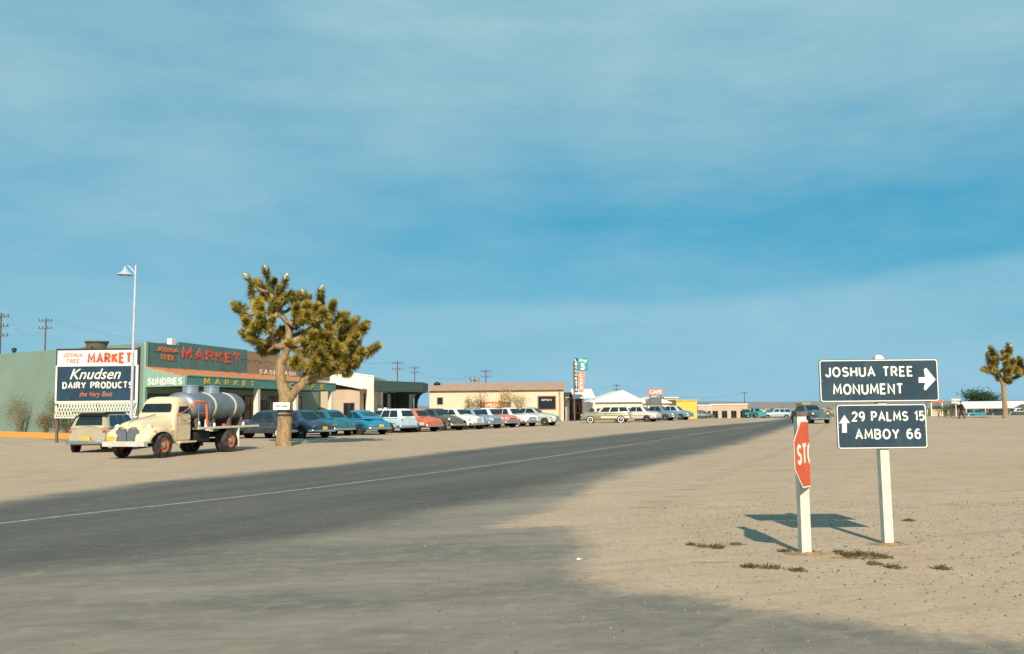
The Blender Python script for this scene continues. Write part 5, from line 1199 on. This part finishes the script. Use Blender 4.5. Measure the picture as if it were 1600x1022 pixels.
for a, b in ((0, 1), (1, 2), (2, 4), (4, 5), (5, 6)):
    for dx in (-.8, .35, .8):
        p0, p1 = P[a]+Vector((dx, 0, 0)), P[b]+Vector((dx, 0, 0)); n = 12
        mb.tube([p0.lerp(p1, i/n)-Vector((0, 0, 2.2*(1-(2*i/n-1)**2))) for i in range(n+1)], .006, 3)
o = mb.build('power_line', M['black']); tag(o, 'thin dark power lines strung between the utility poles', 'power lines')
# ------------------------------------------------------------------ people
def person(label, loc, ang, pose, cols, h=1.75, name='person'):
    t = thing(name, label, 'person', loc, ang)
    import bmesh
    s = h/1.75
    J_ = {'pel': (0, 0, .95, .155), 'wst': (0, 0, 1.10, .145), 'chs': (.02, 0, 1.30, .175), 'shl': (.02, 0, 1.44, .10), 'nck': (.03, 0, 1.51, .06), 'hd0': (.045, 0, 1.58, .085), 'hd1': (.05, 0, 1.68, .10), 'hd2': (.045, 0, 1.745, .055)}
    E = [('pel', 'wst'), ('wst', 'chs'), ('chs', 'shl'), ('shl', 'nck'), ('nck', 'hd0'), ('hd0', 'hd1'), ('hd1', 'hd2')]
    for k_, sd_, ph in (('l', 1, pose), ('r', -1, -pose)):
        J_.update({k_+'hip': (0, sd_*.10, .88, .115), k_+'kne': (.20*ph+.05, sd_*.10, .50, .075), k_+'ank': (.36*ph-.06*(ph < 0), sd_*.10, .09+.05*(ph < 0), .05), k_+'toe': (.36*ph+.14, sd_*.11, .04, .04),
                   k_+'sho': (.02, sd_*.19, 1.41, .075), k_+'elb': (-.13*ph, sd_*.25, 1.13, .055), k_+'wri': (-.16*ph+.10, sd_*.24, .90, .036), k_+'hnd': (-.16*ph+.13, sd_*.23, .81, .035)})
        E += [('pel', k_+'hip'), (k_+'hip', k_+'kne'), (k_+'kne', k_+'ank'), (k_+'ank', k_+'toe'), ('chs', k_+'sho'), (k_+'sho', k_+'elb'), (k_+'elb', k_+'wri'), (k_+'wri', k_+'hnd')]
    ks = list(J_); me = bpy.data.meshes.new('body'); me.from_pydata([tuple(c*s for c in J_[q][:3]) for q in ks], [(ks.index(a), ks.index(b)) for a, b in E], [])
    o = bpy.data.objects.new('body', me); link(o, t); sk = o.modifiers.new('skin', 'SKIN'); o.modifiers.new('sub', 'SUBSURF').levels = 1; o.modifiers['sub'].render_levels = 1
    for i, q in enumerate(ks): me.skin_vertices[0].data[i].radius = (J_[q][3]*s,)*2
    me.skin_vertices[0].data[0].use_root = True
    dg = bpy.context.evaluated_depsgraph_get(); m2 = bpy.data.meshes.new_from_object(o.evaluated_get(dg)); o.modifiers.clear(); o.data = m2
    m2.materials.clear()
    for c_ in cols: m2.materials.append(mat('clothing', c_, .85))
    for f in m2.polygons:
        z = f.center.z/s; y = abs(f.center.y/s); f.use_smooth = True
        f.material_index = 2 if z > 1.5 or (z < .86 and y > .19) else (1 if z < .93 else 0)
    MB().lathe([(1.70*s, .115), (1.73*s, .112), (1.78*s, .08), (1.80*s, .01)], 12, Matrix.Translation((.035*s, 0, 0))).build('hair', M['black'], t, True)
    return t
g_ = G(1503, 655); person('man in dark suit striding across the dirt lot before the motel', g_, D(185), .95, [(.02, .02, .022), (.018, .018, .02), (.45, .27, .18)], 1.78)
q = X(925, 100); person('person in dark coat standing before the shop porch under the pole sign', (q, 100, 0), D(-90), .15, [(.03, .03, .035), (.03, .03, .035), (.45, .27, .18)], 1.7)

# small things on the roofs
for i, (x, y, lb) in enumerate(((7.5, 3.0, 'square sheet-metal roof vent over the green part of the market'), (17.0, 4.0, 'boxy roof cooler on the brown part of the market'))):
    p_ = A0+dv*x+Vector((-dv.y, dv.x, 0))*y; c_ = thing('roof_unit', lb, 'roof vent', (p_.x, p_.y, 6.40), rz)
    MB().box(-.5, .5, -.5, .5, 0, .62).build('casing', M['steel'], c_)
    MB().box(-.58, .58, -.58, .58, .623, .70).build('lid', M['steel'], c_)
q_ = at(683, 597, Y3+2.4); c_ = thing('roof_ventilator', 'dark green ventilator at the left end of the brown roof', 'roof vent', (q_.x, Y3+2.4, zr2-.55))
MB().lathe([(0, .2), (.45, .2), (.5, .42), (.62, .42), (.8, .1)], 12).build('cowl', M['darkgreen'], c_, True)
